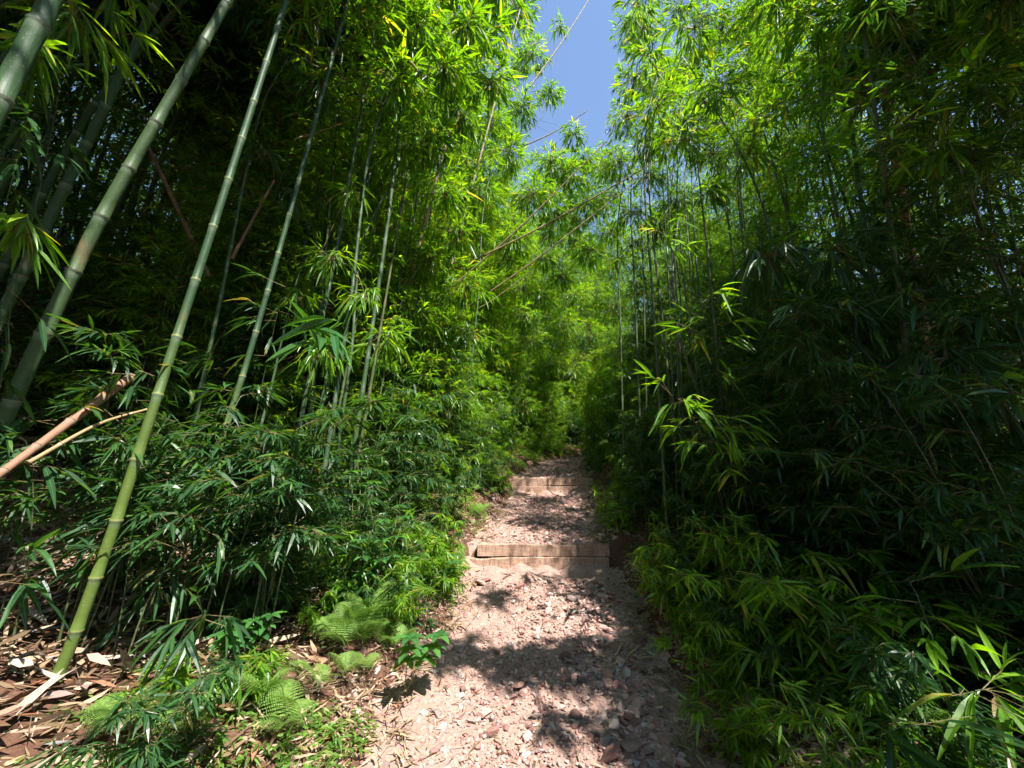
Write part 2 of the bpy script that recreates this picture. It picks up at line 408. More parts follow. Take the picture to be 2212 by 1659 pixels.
Yb = np.sort(np.concatenate([Yb, [Y1 - .001, Y1 + .001, Y2 - .001, Y2 + .001]]))
def gsheet(x, y):
    inside = np.clip((hw(y) - .12 - np.abs(x - cx(y))) / .12, 0, 1)
    return gz(x, y) - .12 * inside
tag(link('ground', grid_mesh('ground', X, Yb, gsheet, [M['ground']])), 'dark reddish forest floor rising in a bank on the left', None, None, 'structure')
def path_mesh():
    U = np.linspace(-1, 1, 60)
    Yp = np.sort(np.concatenate([np.arange(-4, 12, .05), np.arange(12, 34, .12), [Y1 - .001, Y1 + .001, Y2 - .001, Y2 + .001]]))
    u, y = np.meshgrid(U, Yp); x = cx(y) + u * (hw(y) + .12)
    z = zp(y) + .02 * nz(x, y, 2.1) + .02 * nz(x, y, 7, 3) + .009 * nz(x, y, 23, 5) - .02 + .05 * np.abs(u) ** 3
    # earth washed up against the boards
    for ys in (Y1, Y2):
        d = ys - y; z += np.where((d > 0) & (d < .6), .14 * (1 - d / .6) ** 2 * (.55 + .45 * np.sin(x * 5 + 1) * np.sin(x * 13)), 0)
    V = np.stack([x, y, z], -1).reshape(-1, 3); nx, ny = 60, len(Yp)
    i = np.arange(ny - 1)[:, None]; j = np.arange(nx - 1)[None]
    Q = np.stack([i * nx + j, i * nx + j + 1, (i + 1) * nx + j + 1, (i + 1) * nx + j], -1).reshape(-1, 4)
    b = MB(); b.add(V, Q); return b.mesh('path', [M['path']], True)
tag(link('path', path_mesh()), 'reddish gravel footpath climbing between two walls of bamboo', None, None, 'structure')
def pz(x, y): return zp(y) + .02 * nz(x, y, 2.1) + .02 * nz(x, y, 7, 3) - .015

# ------------------------------------------------------------------ wooden steps
def board(mb_name, x0, x1, z0, z1, y, th, parent):
    n = 40; xs = np.linspace(x0, x1, n); b = MB()
    prof = [(0, z0), (-th, z0), (-th, z1 - .012), (-th + .012, z1), (0, z1)]
    V = []
    for i, x in enumerate(xs):
        w = .004 * math.sin(x * 5 + z0 * 20) + .0025 * math.sin(x * 17 + z0)
        for (dy, z) in prof:
            wear = -.006 * abs(math.sin(x * 11 + z0 * 40)) - .02 * max(0, math.sin(x * 3.1 + z0 * 9)) ** 4 if z > z0 + .05 else 0
            V.append((x, y + dy + w, z + wear + rng.normal(0, .0012)))
    k = len(prof); i = np.arange(n - 1)[:, None]; j = np.arange(k)[None]; j2 = (j + 1) % k
    Q = np.stack([i * k + j, (i + 1) * k + j, (i + 1) * k + j2, i * k + j2], -1).reshape(-1, 4)
    b.add(V, Q)
    b.add([V[q] for q in range(k)], [list(range(k))]); b.add([V[(n - 1) * k + q] for q in range(k)], [list(range(k))[::-1]])
    return link(mb_name, b.mesh(mb_name, [M['board']]), parent)
def step(y, zt, h, xa, xb, label, off):
    o = root('wooden_step', (0, 0, 0), label, 'step', 'timber steps across the path')
    board('upper_board', xa + off, xb, zt - h * .46, zt + .012, y, .055, o)
    board('lower_board', xa, xb - .02, zt - h - .18, zt - h * .46 - .006, y - .004, .062, o)
c1, c2 = float(cx(Y1)), float(cx(Y2))
s1a = at(1018, 1180, Y1)[0]; s1b = at(1314, 1180, Y1)[0]; s2a = at(1098, 1045, Y2)[0]; s2b = at(1272, 1045, Y2)[0]
step(Y1, float(zp(Y1 + .01)), .31, s1a, s1b, 'muddy orange timber step of two boards, the lower and nearer of two', .09)
step(Y2, float(zp(Y2 + .01)), .36, s2a, s2b + .1, 'muddy timber step farther up the path, partly shaded by leaves', .03)

# ------------------------------------------------------------------ stones, gravel, litter
def ico():
    import bmesh
    bm = bmesh.new(); bmesh.ops.create_icosphere(bm, subdivisions=1, radius=1); bm.verts.ensure_lookup_table()
    V = np.array([v.co[:] for v in bm.verts]); F = np.array([[v.index for v in f.verts] for f in bm.faces]); bm.free(); return V, F
IV, IF = ico()
def ico2():
    import bmesh
    bm = bmesh.new(); bmesh.ops.create_icosphere(bm, subdivisions=2, radius=1)
    V = np.array([v.co[:] for v in bm.verts]); F = np.array([[v.index for v in f.verts] for f in bm.faces]); bm.free(); return V, F
JV, JF = ico2()
def stone_shape(V, seed):
    r = np.random.default_rng(seed); W = V.copy()
    for _ in range(9):      # chip flat facets off
        n = nrm(r.normal(size=3)); d = r.uniform(.45, .8); k = W @ n; W = W - np.outer(np.maximum(0, k - d), n)
    W *= np.array([1, r.uniform(.6, .95), r.uniform(.32, .55)]); return W
def rot_rand(n, tilt=.5):
    a = rng.uniform(0, 6.283, n); b = rng.normal(0, tilt, n); c = rng.normal(0, tilt, n)
    ca, sa, cb, sb, cc, sc = np.cos(a), np.sin(a), np.cos(b), np.sin(b), np.cos(c), np.sin(c)
    Rz = np.zeros((n, 3, 3)); Rz[:, 0, 0] = ca; Rz[:, 0, 1] = -sa; Rz[:, 1, 0] = sa; Rz[:, 1, 1] = ca; Rz[:, 2, 2] = 1
    Rx = np.zeros((n, 3, 3)); Rx[:, 0, 0] = 1; Rx[:, 1, 1] = cb; Rx[:, 1, 2] = -sb; Rx[:, 2, 1] = sb; Rx[:, 2, 2] = cb
    Ry = np.zeros((n, 3, 3)); Ry[:, 1, 1] = 1; Ry[:, 0, 0] = cc; Ry[:, 0, 2] = sc; Ry[:, 2, 0] = -sc; Ry[:, 2, 2] = cc
    return Rz @ Rx @ Ry
# gravel: thousands of small stones as one mass
gb = MB(); shapes = [stone_shape(IV, s) for s in range(14)]
NG = 46000
yy = 1.8 + (rng.random(NG) ** 1.7) * 15; uu = rng.uniform(-1, 1, NG); uu = np.where(rng.random(NG) < .12, np.sign(uu) * (1 + np.abs(rng.normal(0, .12, NG))), uu)
xx = cx(yy) + uu * (hw(yy) + .05)
size = np.clip(rng.lognormal(-4.5, .6, NG), .004, .045) * (1 + .5 * (uu > .3)) * np.where(yy > 5.6, 1.2, 1)
keep = ~(((yy > Y1 - .085) & (yy < Y1 + .02)) | ((yy > Y2 - .085) & (yy < Y2 + .02))); yy, uu, xx, size = yy[keep], uu[keep], xx[keep], size[keep]
Rm = rot_rand(len(yy)); zz = np.maximum(pz(xx, yy), np.where(np.abs(uu) > .93, gz(xx, yy), -9)) + size * rng.uniform(-.05, .28, len(yy))
for k in range(14):
    s = np.arange(len(yy)) % 14 == k
    V = np.einsum('nij,vj->nvi', Rm[s], shapes[k]) * size[s][:, None, None] + np.stack([xx[s], yy[s], zz[s]], -1)[:, None]
    n = s.sum(); F = (np.arange(n) * len(IV))[:, None, None] + IF[None]
    gb.add(V.reshape(-1, 3), F.reshape(-1, 3))
tag(link('gravel', gb.mesh('gravel', [M['stone']])), 'crushed reddish lava gravel covering the path', 'gravel', None, 'stuff')
# larger stones: each an object
SM = []; DM = []
for s in range(10):
    b = MB(); b.add(stone_shape(JV, 100 + s), JF); SM.append(b.mesh('stone', [M['stone']])); DM.append(b.mesh('stone', [M['stone_dark']]))
spots = []
for px, py, sz, lb in [(945, 1541, .062, 'brown stone standing alone at the shaded left edge of the path'),
                       (1128, 1500, .05, 'pale flat stone at the centre of the path near the camera'),
                       (1295, 1480, .06, 'rounded brown stone on the right half of the path beside the dark blob of shade'),
                       (1530, 1590, .085, 'dark grey stone by the right bank at the bottom'),
                       (1420, 1450, .07, 'dark grey angular stone in the shade of the right bank'),
                       (1215, 1330, .05, 'flat reddish stone at the upper rim of the long shadow'),
                       (1150, 1290, .05, 'grey stone lying in the sunlit part below the near step'),
                       (1060, 1580, .06, 'reddish stone sunk in sunlit gravel at the bottom of the path')]:
    p = ground_hit(px, py); spots.append((p[0], p[1], sz, lb, None))
zone = lambda y, u: ('right' if u > .25 else 'left' if u < -.25 else 'middle')
NS = 240
for i in range(NS):
    u = rng.uniform(-1, 1)
    if rng.random() < .45: u = rng.uniform(.2, 1.05)
    y = 2.1 + rng.random() ** 1.4 * 8.5
    if abs(y - Y1) < .15 or abs(y - Y2) < .15: continue
    x = float(cx(y) + u * hw(y)); sz = float(np.clip(rng.lognormal(-3.15, .38), .03, .10))
    z = zone(y, u); sec = 'below the near timber step' if y < Y1 else 'between the two timber steps' if y < Y2 else 'above the far timber step'
    lb = {'right': 'loose reddish grey stone along the right side of the path ', 'left': 'loose reddish stone along the left side of the path ', 'middle': 'loose pinkish stone in the middle of the path '}[z] + sec
    spots.append((x, y, sz, lb, 'loose stones, ' + z + ' of the path ' + sec))
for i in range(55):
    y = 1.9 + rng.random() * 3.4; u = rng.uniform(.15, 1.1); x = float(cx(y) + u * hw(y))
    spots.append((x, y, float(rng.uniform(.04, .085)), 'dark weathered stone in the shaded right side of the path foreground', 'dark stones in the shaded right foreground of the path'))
for i, (x, y, sz, lb, gr) in enumerate(spots):
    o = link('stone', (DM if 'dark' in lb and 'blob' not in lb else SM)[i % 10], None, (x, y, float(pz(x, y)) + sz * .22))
    o.scale = (sz * rng.uniform(.85, 1.2),) * 3; o.rotation_euler = (rng.normal(0, .25), rng.normal(0, .25), rng.uniform(0, 6.28))
    tag(o, lb, 'stone', gr)

def strips(mb, X_, Y_, Z_, L, W, tilt=.25):
    n = len(X_); a = rng.uniform(0, 6.283, n)
    D = np.stack([np.cos(a), np.sin(a), rng.normal(0, tilt, n)], -1)
    U = UPV + rng.normal(0, .45, (n, 3))
    P = np.stack([X_, Y_, Z_], -1) - D * (L / 2)[:, None]
    leaves(mb, P, D, L, W, rng.uniform(-.35, .5, n), up=U)
lb_ = MB()
n = 15000; y = 1.2 + rng.random(n) ** 1.6 * 16; side = rng.random(n)
e = np.abs(rng.normal(0, 1.5, n)); sg = np.where(side < .58, -1, 1)
x = cx(y) + sg * (hw(y) - .25 + e); keep = (np.abs(y - Y1) > .1)
x, y = x[keep], y[keep]; n = len(x)
strips(lb_, x, y, gz(x, y) + rng.uniform(.0, .05, n), np.clip(rng.normal(.12, .04, n), .04, .24), np.clip(rng.normal(.013, .005, n), .005, .03))
n = 3400; y = 1.8 + rng.random(n) ** 1.4 * 12; u = rng.uniform(-1, 1, n); x = cx(y) + u * hw(y)
strips(lb_, x, y, pz(x, y) + rng.uniform(.015, .035, n), np.clip(rng.normal(.07, .03, n), .02, .16), np.clip(rng.normal(.007, .003, n), .003, .016), .1)
n = 7000; y = 1.3 + rng.random(n) ** 1.5 * 12; sg = np.where(rng.random(n) < .5, -1, 1); x = cx(y) + sg * (hw(y) + rng.normal(.05, .16, n))
strips(lb_, x, y, np.maximum(gz(x, y), pz(x, y)) + rng.uniform(.0, .04, n), np.clip(rng.normal(.10, .035, n), .03, .2), np.clip(rng.normal(.011, .004, n), .005, .025), .2)
# heavy litter of sheaths at the lower left and up the left slope
n = 6500; x = rng.uniform(-5.5, -1.2, n); y = rng.uniform(1.6, 6.5, n)
strips(lb_, x, y, gz(x, y) + rng.uniform(.0, .09, n), np.clip(rng.normal(.15, .06, n), .05, .34), np.clip(rng.normal(.024, .012, n), .008, .06), .3)
n = 9000; x = rng.uniform(-17, -4.5, n); y = rng.uniform(1, 16, n)
strips(lb_, x, y, gz(x, y) + rng.uniform(.0, .12, n), np.clip(rng.normal(.3, .1, n), .1, .6), np.clip(rng.normal(.06, .02, n), .02, .12), .3)
n = 700; x = rng.uniform(-4.6, -1.7, n); y = rng.uniform(1.7, 4.2, n); F0 = len(lb_.F)
strips(lb_, x, y, gz(x, y) + rng.uniform(.04, .12, n), np.clip(rng.normal(.17, .06, n), .08, .28), np.clip(rng.normal(.032, .012, n), .012, .055), .2)
lb_.F[F0:] = [(f, 1) for f, m in lb_.F[F0:]]
tag(link('leaf_litter', lb_.mesh('leaf_litter', [M['litter'], M['sheath']])), 'dry tan bamboo leaves and sheaths strewn over the banks', 'leaf litter', None, 'stuff')

# ground cover along the banks
gc = MB()
def cover(x, y, L, W, k, up=.8):
    n = len(x); idx = np.repeat(np.arange(n), k); m = len(idx)
    P = np.stack([x, y, gz(x, y)], -1)[idx] + np.stack([rng.normal(0, .03, m), rng.normal(0, .03, m), rng.uniform(0, L * .7, m)], -1)
    a = rng.uniform(0, 6.283, m); D = np.stack([np.cos(a), np.sin(a), rng.uniform(-.1, up, m)], -1)
    Lr = L * rng.uniform(.5, 1.3, m); leaves(gc, P, D, Lr, W * rng.uniform(.7, 1.3, m), rng.uniform(.2, .8, m))
n = 4200; y = 1.5 + rng.random(n) ** 1.3 * 17; e = np.abs(rng.normal(.15, .55, n)); x = cx(y) - hw(y) - .02 - e
k = nz(x, y, 1.7, 2) > -.1; cover(x[k], y[k], .075, .014, 7)
n = 2600; y = 1.5 + rng.random(n) ** 1.3 * 17; e = np.abs(rng.normal(.3, .55, n)); x = cx(y) + hw(y) + .12 + e
k = nz(x, y, 1.9, 5) > -.2; cover(x[k], y[k], .11, .014, 6)
n = 5000; y = rng.uniform(10, 24, n); x = cx(y) + rng.uniform(-6, 0, n) - hw(y); cover(x, y, .2, .035, 5)
tag(link('ground_cover', gc.mesh('ground_cover', [M['grass']])), 'low green seedlings and grass on the path banks', 'ground cover', None, 'stuff')

# ------------------------------------------------------------------ bamboo variants
def bamboo_meshes(ctrl, r0, r1, inter, fol_from, per=2, blen=1.0, L=.14, W=.019, subs=7, sides=7, detail=False, k=(5, 9), cm='culm', hero=False, lm='leaf', skip=1, fol_to=1e9, extra=None):
    cb = MB(); N, rr, nd = culm(cb, ctrl, r0, r1, inter, sides, 0, detail)
    ms = [('culm', cb.mesh('culm', [M[cm]], True))]
    s = (nd > fol_from) & (nd < fol_to)
    if s.any():
        fb = MB(); branches(fb, N[s][::skip], 0, 1, per, blen, L, W, subs, k, hero)
        if extra is not None: extra(fb, N, nd)
        ms.append(('foliage', fb.mesh('foliage', [M[lm], M['twig']])))
    return ms
TALL = []
for v in range(8):
    H = rng.uniform(11, 14); ln = rng.uniform(.6, 2.4)
    ctrl = [(0, 0, -.1), (.03 * ln, rng.normal(0, .05), H * .35), (.3 * ln, rng.normal(0, .15), H * .75), (ln * .8, rng.normal(0, .2), H * .93), (ln * 1.35, rng.normal(0, .2), H)]
    TALL.append((bamboo_meshes(ctrl, rng.uniform(.026, .042), .006, .30, 2.2 + rng.uniform(-1, .8), per=3, subs=7, blen=1.05, L=.125, W=.0175, k=(6, 10), cm='culm_thin' if v % 2 else 'culm'), H, ln))
# young bushy bamboo
def bush_mesh(nst, h, spread, L, W, lm, hero=False, k=(4, 8), blen=.42, subs=4, per=1, low=.15):
    cb = MB(); fb = MB()
    for i in range(nst):
        a = rng.uniform(0, 6.283); hh = h * rng.uniform(.55, 1.1); sp = spread * rng.uniform(.3, 1.2)
        b0 = np.array([rng.normal(0, .12), rng.normal(0, .12), -.05]); d = np.array([math.cos(a), math.sin(a), 0])
        ctrl = [b0, b0 + d * sp * .15 + UPV * hh * .45, b0 + d * sp * .55 + UPV * hh * .85, b0 + d * sp * 1.1 + UPV * hh * .95]
        N, rr, nd = culm(cb, ctrl, .0035 + .0022 * hh, .002, .13 + .03 * hh, 5, 0, False)
        s = nd > low; branches(fb, N[s], 0, 1, per, blen, L, W, subs, k, hero, tw=.0022, el=.6)
    return [('stem', cb.mesh('stem', [M['culm_thin']], True)), ('foliage', fb.mesh('foliage', [M[lm], M['twig']]))]
BUSH = [bush_mesh(8, h, sp, .125, .0175, lm, k=(5, 9)) for h, sp, lm in ((2.4, .9, 'leaf_deep_shade'), (2.9, 1.0, 'leaf'), (1.9, .8, 'leaf_deep_shade'), (3.3, .9, 'leaf'), (2.2, 1.1, 'leaf_deep_shade'))]
TBUSH = [bush_mesh(4, h, sp, .13, .018, lm, k=(6, 10), blen=.75, subs=6, per=2, low=.5) for h, sp, lm in ((4.6, 1.0, 'leaf'), (5.6, 1.2, 'leaf'), (6.6, 1.3, 'leaf'), (5.0, .9, 'leaf_deep_shade'), (4.0, .9, 'leaf_deep_shade'), (6.0, 1.2, 'leaf_deep_shade'))]
LOW = [bush_mesh(6, h, sp, .12, .018, lm, k=(4, 7), blen=.2, subs=2, low=.06) for h, sp, lm in ((.6, .45, 'leaf'), (.8, .5, 'leaf_deep_shade'), (.45, .35, 'leaf'), (.95, .5, 'leaf'))]

SEEN = {}
def place(name, parts, x, y, label, cat, group, rz=None, sc=1, tilt=(0, 0), z=None):
    o = root(name, (x, y, float(gz(x, y)) if z is None else z), label, cat, group, parts)
    o.scale = (sc, sc, sc); o.rotation_euler = (tilt[0], tilt[1], rng.uniform(0, 6.283) if rz is None else rz)
    return o

# light corridors: picture points that the sun reaches in the photograph
LIT = [ground_hit(*p) for p in [(1150, 1130), (1100, 1110), (1200, 1100), (1130, 1280), (1200, 1300), (1060, 1260), (1150, 1345), (1040, 1340), (1250, 1300),
                                 (1000, 1500), (1080, 1620), (1200, 1610), (900, 1560), (1120, 1540), (960, 1620), (860, 1620), (1050, 1480), (1100, 1220), (1000, 1330), (1240, 1340), (1180, 1250), (1090, 1380), (1130, 1190), (1060, 1140), (1230, 1140), (1280, 1500), (1020, 1060), (980, 1080)]]
LIT += [at(1100, 1185, Y1), at(1200, 1185, Y1), at(1150, 1045, Y2)]
LIT += [at(1000, 300, 8), at(950, 150, 6), at(1050, 500, 9), at(900, 100, 5), at(1150, 450, 14), at(1000, 700, 9), at(1150, 650, 16), at(1080, 600, 11), at(1060, 800, 10), at(1130, 850, 14), at(1150, 560, 17), at(1200, 640, 18), at(1240, 720, 19), at(1180, 780, 18), at(1260, 840, 20), at(1180, 880, 18), at(1130, 940, 15), at(1240, 600, 19), at(1060, 950, 11)]
LIT += [ground_hit(*p) for p in [(60, 1600), (300, 1560), (350, 1480), (200, 1500), (650, 1400), (600, 1300), (1000, 1110), (790, 1380), (850, 1300), (920, 1200), (950, 1130), (880, 1430), (760, 1560), (400, 1620), (150, 1560), (250, 1400)]]
LIT += [at(420, 760, 3.0), at(560, 830, 3.2), at(640, 900, 3.3), at(715, 680, 3.0), at(1420, 860, 3.4), at(1480, 880, 3.4), at(1500, 630, 3.4), at(1430, 490, 3.5), at(1380, 950, 3.3), at(900, 900, 5), at(800, 1000, 4), at(880, 700, 5.5)]
LIT = np.array(LIT)
def blocks(x, y, z0, H, rad, off=(0, 0), h0=3.2):
    """does a crown of radius rad over (x, y) cut one of the corridors"""
    for q in LIT:
        if q[2] > z0 + H: continue
        for h in np.linspace(h0, H, 8):
            t = (z0 + h - q[2]) / SUN[2]
            if t < .3: continue
            s = q + SUN * t; f = (h / H) ** 3
            if math.hypot(s[0] - x - off[0] * f, s[1] - y - off[1] * f) < rad * (1 - .3 * h / H): return True
    return False

def sec(y): return 'before the near timber step' if y < Y1 else 'between the two timber steps' if y < Y2 else 'past the far timber step'
def tall_at(x, y, side, rz, tilt=(0, 0), sc=1.0, check=True, label=None, group=None, v=None):
    v = rng.integers(0, 8) if v is None else v
    parts, H, ln = TALL[v]; H *= sc; off = (ln * 1.2 * sc * math.cos(rz) + H * math.sin(tilt[1]), ln * 1.2 * sc * math.sin(rz))
    if check and blocks(x, y, float(gz(x, y)), H, 1.15 * sc, off): return None
    e = abs(x - float(cx(y))) - float(hw(y)); row = 'front row of' if e < 2 else 'depths of'
    lb = label or f'tall bamboo, {row} the {side} stand, {sec(y)}'
    return place('bamboo', parts, x, y, lb, 'bamboo', group or f'{row} the {side} stand {sec(y)}', rz, sc, tilt)

nR = nL = 0
pts = []
def free(x, y, d):
    for a, b in pts:
        if (a - x) ** 2 + (b - y) ** 2 < d * d: return False
    pts.append((x, y)); return True
tries = 0
while nR < 110 and tries < 3000:
    tries += 1
    y = rng.uniform(1.2, 20); e = .55 + rng.random() ** 1.4 * 6.5; x = float(cx(y) + hw(y)) + e
    if math.hypot(x, y) < 3.0 or not free(x, y, .38): continue
    if tall_at(x, y, 'right', math.pi + rng.normal(0, .9), (0, rng.normal(-.01, .03)), rng.uniform(.85, 1.12)): nR += 1
tries = 0
while nL < 105 and tries < 3000:
    tries += 1
    y = rng.uniform(3.6, 20); e = .7 + rng.random() ** 1.3 * 7; x = float(cx(y) - hw(y)) - e
    if not free(x, y, .42): continue
    if x < -1.9 and y < 5 : continue
    if tall_at(x, y, 'left', rng.normal(.3, .8), (0, rng.normal(.07, .03)), rng.uniform(.85, 1.1)): nL += 1
# far stand closing the view
for i in range(52):
    y = rng.uniform(19.5, 33); x = rng.uniform(-7, 12)
    if x > cx(y) - 1.6: x = float(cx(y)) - rng.uniform(1.6, 5)
    tall_at(x, y, 'far', rng.uniform(0, 6.28), (0, 0), rng.uniform(.75, 1.0), False, 'sunlit bamboo in the far stand at the bend of the path', 'far stand closing the path')
print('tall', nR, nL)

def tall_bush(side, ys, e0, e1, n, scs, vs=(0, 1, 2, 3, 4)):
    sgn = 1 if side == 'right' else -1; k = t = 0
    while k < n and t < 40 * n:
        t += 1; y = rng.uniform(*ys); x = float(cx(y) + sgn * (hw(y) + e0 + rng.random() ** 1.3 * (e1 - e0))); sc = rng.uniform(*scs)
        v = vs[rng.integers(0, len(vs))]
        if math.hypot(x, y) < 3.2 or blocks(x, y, float(gz(x, y)), 5.5 * sc, .8, h0=1.2): continue
        if side == 'left' and y < 5.2 and x > -3.4 : continue
        if not free(x, y, .45): continue
        k += 1
        place('bushy_bamboo', TBUSH[v], x, y, f'head-high and taller bushy bamboo, {side} stand, {sec(y)}', 'bushy bamboo', f'bushy bamboo of the {side} stand {sec(y)}', sc=sc)
tall_bush('right', (2.4, 5.6), 1.1, 4.5, 22, (.7, 1.0), (3, 4, 5)); tall_bush('right', (5.6, 9.5), .9, 4, 13, (.75, 1.1), (3, 4, 5)); tall_bush('right', (9.5, 21), .45, 3, 26, (.8, 1.15))
tall_bush('left', (4.4, 6), 1.1, 5.5, 16, (.7, 1.0)); tall_bush('left', (6, 9.5), .9, 5, 24, (.75, 1.15)); tall_bush('left', (9.5, 21), .7, 5, 34, (.8, 1.25), (0, 1, 2))
for i in range(44):
    y = rng.uniform(17.5, 26); x = float(cx(y)) - 1.5 - rng.uniform(0, 7)
    place('bushy_bamboo', TBUSH[rng.integers(0, 3)], x, y, 'sunlit bushy bamboo in the far stand at the bend', 'bushy bamboo', 'bushy bamboo of the far stand', sc=rng.uniform(.7, 1.1))

# the wood beyond: reads as one dark mass behind the stands
wb = MB()
def mass(n, fx, fy, h0, h1, L):
    x = fx(n); y = fy(n); z = gz(x, y) + rng.uniform(h0, h1, n)
    k = rng.integers(4, 8, n); idx = np.repeat(np.arange(n), k); m = len(idx)
    a = rng.uniform(0, 6.283, m); D = np.stack([np.cos(a), np.sin(a), rng.normal(-.3, .4, m)], -1)
    P = np.stack([x, y, z], -1)[idx] + rng.normal(0, .12, (m, 3)); Lr = L * rng.uniform(.6, 1.3, m)
    leaves(wb, P, D, Lr, Lr * .15, rng.uniform(.1, .4, m))
U_ = lambda a, b: (lambda n: rng.uniform(a, b, n))
mass(21000, U_(-17, -8.5), U_(-3, 24), .2, 13, .28)
mass(9000, U_(-7, 8), U_(-12, -6.5), .0, 12, .3)  # unseen leaf mass added behind the viewer to block sky light
mass(6000, U_(6.8, 9.5), U_(1, 14), .2, 8.5, .17)
mass(6000, U_(-3, 9), U_(26, 30), .0, 12, .3)
mass(3500, U_(-2, 4.5), U_(22, 26), .0, 5, .22)
mass(2500, U_(4, 9), U_(25, 29), .0, 6, .25)
mass(5000, U_(-8.5, -6), U_(-1, 5), .2, 8, .2)
mass(9000, U_(-30, -16), U_(-6, 40), .2, 9, .5)
mass(9000, U_(9.5, 15), U_(-3, 24), .0, 7.5, .3)
mass(3500, U_(15, 28), U_(-3, 34), .0, 5, .5)
mass(11000, U_(-18, 20), U_(30, 42), .0, 11, .4)
for i in range(260):
    if i < 130: x, y = rng.uniform(-14, -8), rng.uniform(0, 20)
    elif i < 200: x, y = rng.uniform(9, 15), rng.uniform(0, 20)
    else: x, y = rng.uniform(-14, 14), rng.uniform(30, 36)
    g = float(gz(x, y)); tube(wb, [(x, y, g), (x + rng.normal(.1, .2), y, g + 5), (x + rng.normal(.5, .4), y, g + 10)], [.04, .03, .01], 5, 1, cap=False)
tag(link('distant_bamboo_wood', wb.mesh('distant_bamboo_wood', [M['leaf_deep_shade'], M['culm_thin']])), 'dense bamboo wood far behind the stands on both sides', 'bamboo wood', None, 'stuff')

# young bamboo lining the path
def bush_line(side, ys, e0, e1, n, scs, vs):
    sgn = 1 if side == 'right' else -1
    for i in range(n):
        y = rng.uniform(*ys); x = float(cx(y) + sgn * (hw(y) + rng.uniform(e0, e1)))
        if math.hypot(x, y) < 2.4: continue
        place('young_bamboo', BUSH[vs[rng.integers(0, len(vs))]], x, y, f'bushy young bamboo at the foot of the {side} stand {sec(y)}', 'young bamboo', f'young bamboo under the {side} stand {sec(y)}', sc=rng.uniform(*scs))
bush_line('right', (2.2, 5.5), .8, 2.6, 20, (.6, .95), [0, 2, 4])
bush_line('right', (5.5, 9.5), .5, 2.0, 9, (.55, .9), [0, 1, 2])
bush_line('right', (9.5, 19), .3, 1.6, 14, (.6, 1.1), [0, 1, 3])
bush_line('left', (3.3, 5.6), .8, 2.6, 10, (.5, .75), [0, 4, 2])
bush_line('left', (3.5, 5.9), .3, 1.5, 14, (.32, .52), [0, 4, 2])
bush_line('left', (5.6, 9.5), .5, 2.2, 14, (.6, .95), [1, 3, 4])
bush_line('left', (9.5, 20), .4, 2.6, 22, (.7, 1.2), [1, 3, 4])
def low_line(side, ys, e0, e1, n, scs=(.6, 1.1)):
    sgn = 1 if side == 'right' else -1
    for i in range(n):
        y = rng.uniform(*ys); x = float(cx(y) + sgn * (hw(y) + rng.uniform(e0, e1)))
        place('seedling_clump', LOW[rng.integers(0, 4)], x, y, f'low leafy bamboo seedlings on the {side} bank {sec(y)}', 'seedlings', f'bamboo seedlings on the {side} bank {sec(y)}', sc=rng.uniform(*scs))
low_line('right', (1.8, 5.5), .25, 2.6, 34); low_line('right', (5.7, 9.4), .15, 1.4, 16); low_line('right', (9.6, 16), .1, 1.2, 14)
low_line('right', (1.9, 4.6), .0, .8, 16, (.45, .8)); low_line('left', (1.9, 5.5), .5, 1.7, 14, (.4, .8)); low_line('left', (3.4, 5.5), .08, .7, 16, (.45, .85)); low_line('left', (5.7, 9.4), .1, 1.5, 24); low_line('left', (9.6, 17), .1, 2, 22)

# ------------------------------------------------------------------ individual culms seen in the left foreground
def to_ground(p, q):
    """extend the line q->p down to the ground"""
    d = (p - q) / np.linalg.norm(p - q); t = 0
    while t < 6:
        r = p + d * t
        if r[2] < gz(r[0], r[1]): break
        t += .02
    return p + d * (t + .08)
def hero(Y, pl, r, label, H=12, cm='culm', fol=5.5, inter=.42, top=True, Ls=.15, side_l=None, r1=.012, per=2, name='bamboo', cat='bamboo', group=None, ground=True):
    P = [at(px, py, Y + dy) for px, py, dy in pl]      # from lower to upper
    if ground: P = [to_ground(P[0], P[1])] + P
    if top:
        d = nrm(P[-1] - P[-2]); L0 = sum(np.linalg.norm(P[i + 1] - P[i]) for i in range(len(P) - 1))
        rem = max(1.5, H - L0); P += [P[-1] + d * rem * .5, P[-1] + d * rem * .85 + np.array([.3, 0, 0]), P[-1] + d * rem + np.array([.8, .1, -.3])]
    P = np.array(P); b = P[0]
    ms = bamboo_meshes(P - b, r, r1, inter, fol, per, 1.0, Ls, .021, 7, 12, True, cm=cm)
    o = root(name, b, label, cat, group, ms); return o
G = 'large culms in the left foreground'
hero(1.35, [(-60, 330, 0), (110, 0, 0)], .044, 'thick dark culm cutting the upper left corner, nearest of all', group=G)
hero(2.6, [(0, 688, 0), (180, 325, 0), (341, 0, 0)], .040, 'thick green culm that leaves the frame left of the brown-stained one', group=G)
hero(2.25, [(0, 925, 0), (95, 720, 0), (230, 450, 0), (453, 69, 0)], .043, 'thickest bright green culm with a brown stain, running diagonally from the left edge', group=G)
hero(4.2, [(661, 853, 0), (735, 500, 0), (770, 300, 0)], .026, 'thin pale green culm behind the big hanging leaves', group=G)
hero(3.5, [(16, 560, 0), (203, 229, 0), (384, 16, 0)], .042, 'shaded dappled culm running close behind the thick green one', group=G)
hero(3.9, [(0, 420, 0), (120, 170, 0), (230, 0, 0)], .035, 'dark culm at the far left behind the others', group=G)
hero(4.6, [(790, 800, 0), (835, 500, 0), (860, 300, 0)], .03, 'olive culm at the right end of the left foreground row', group=G)
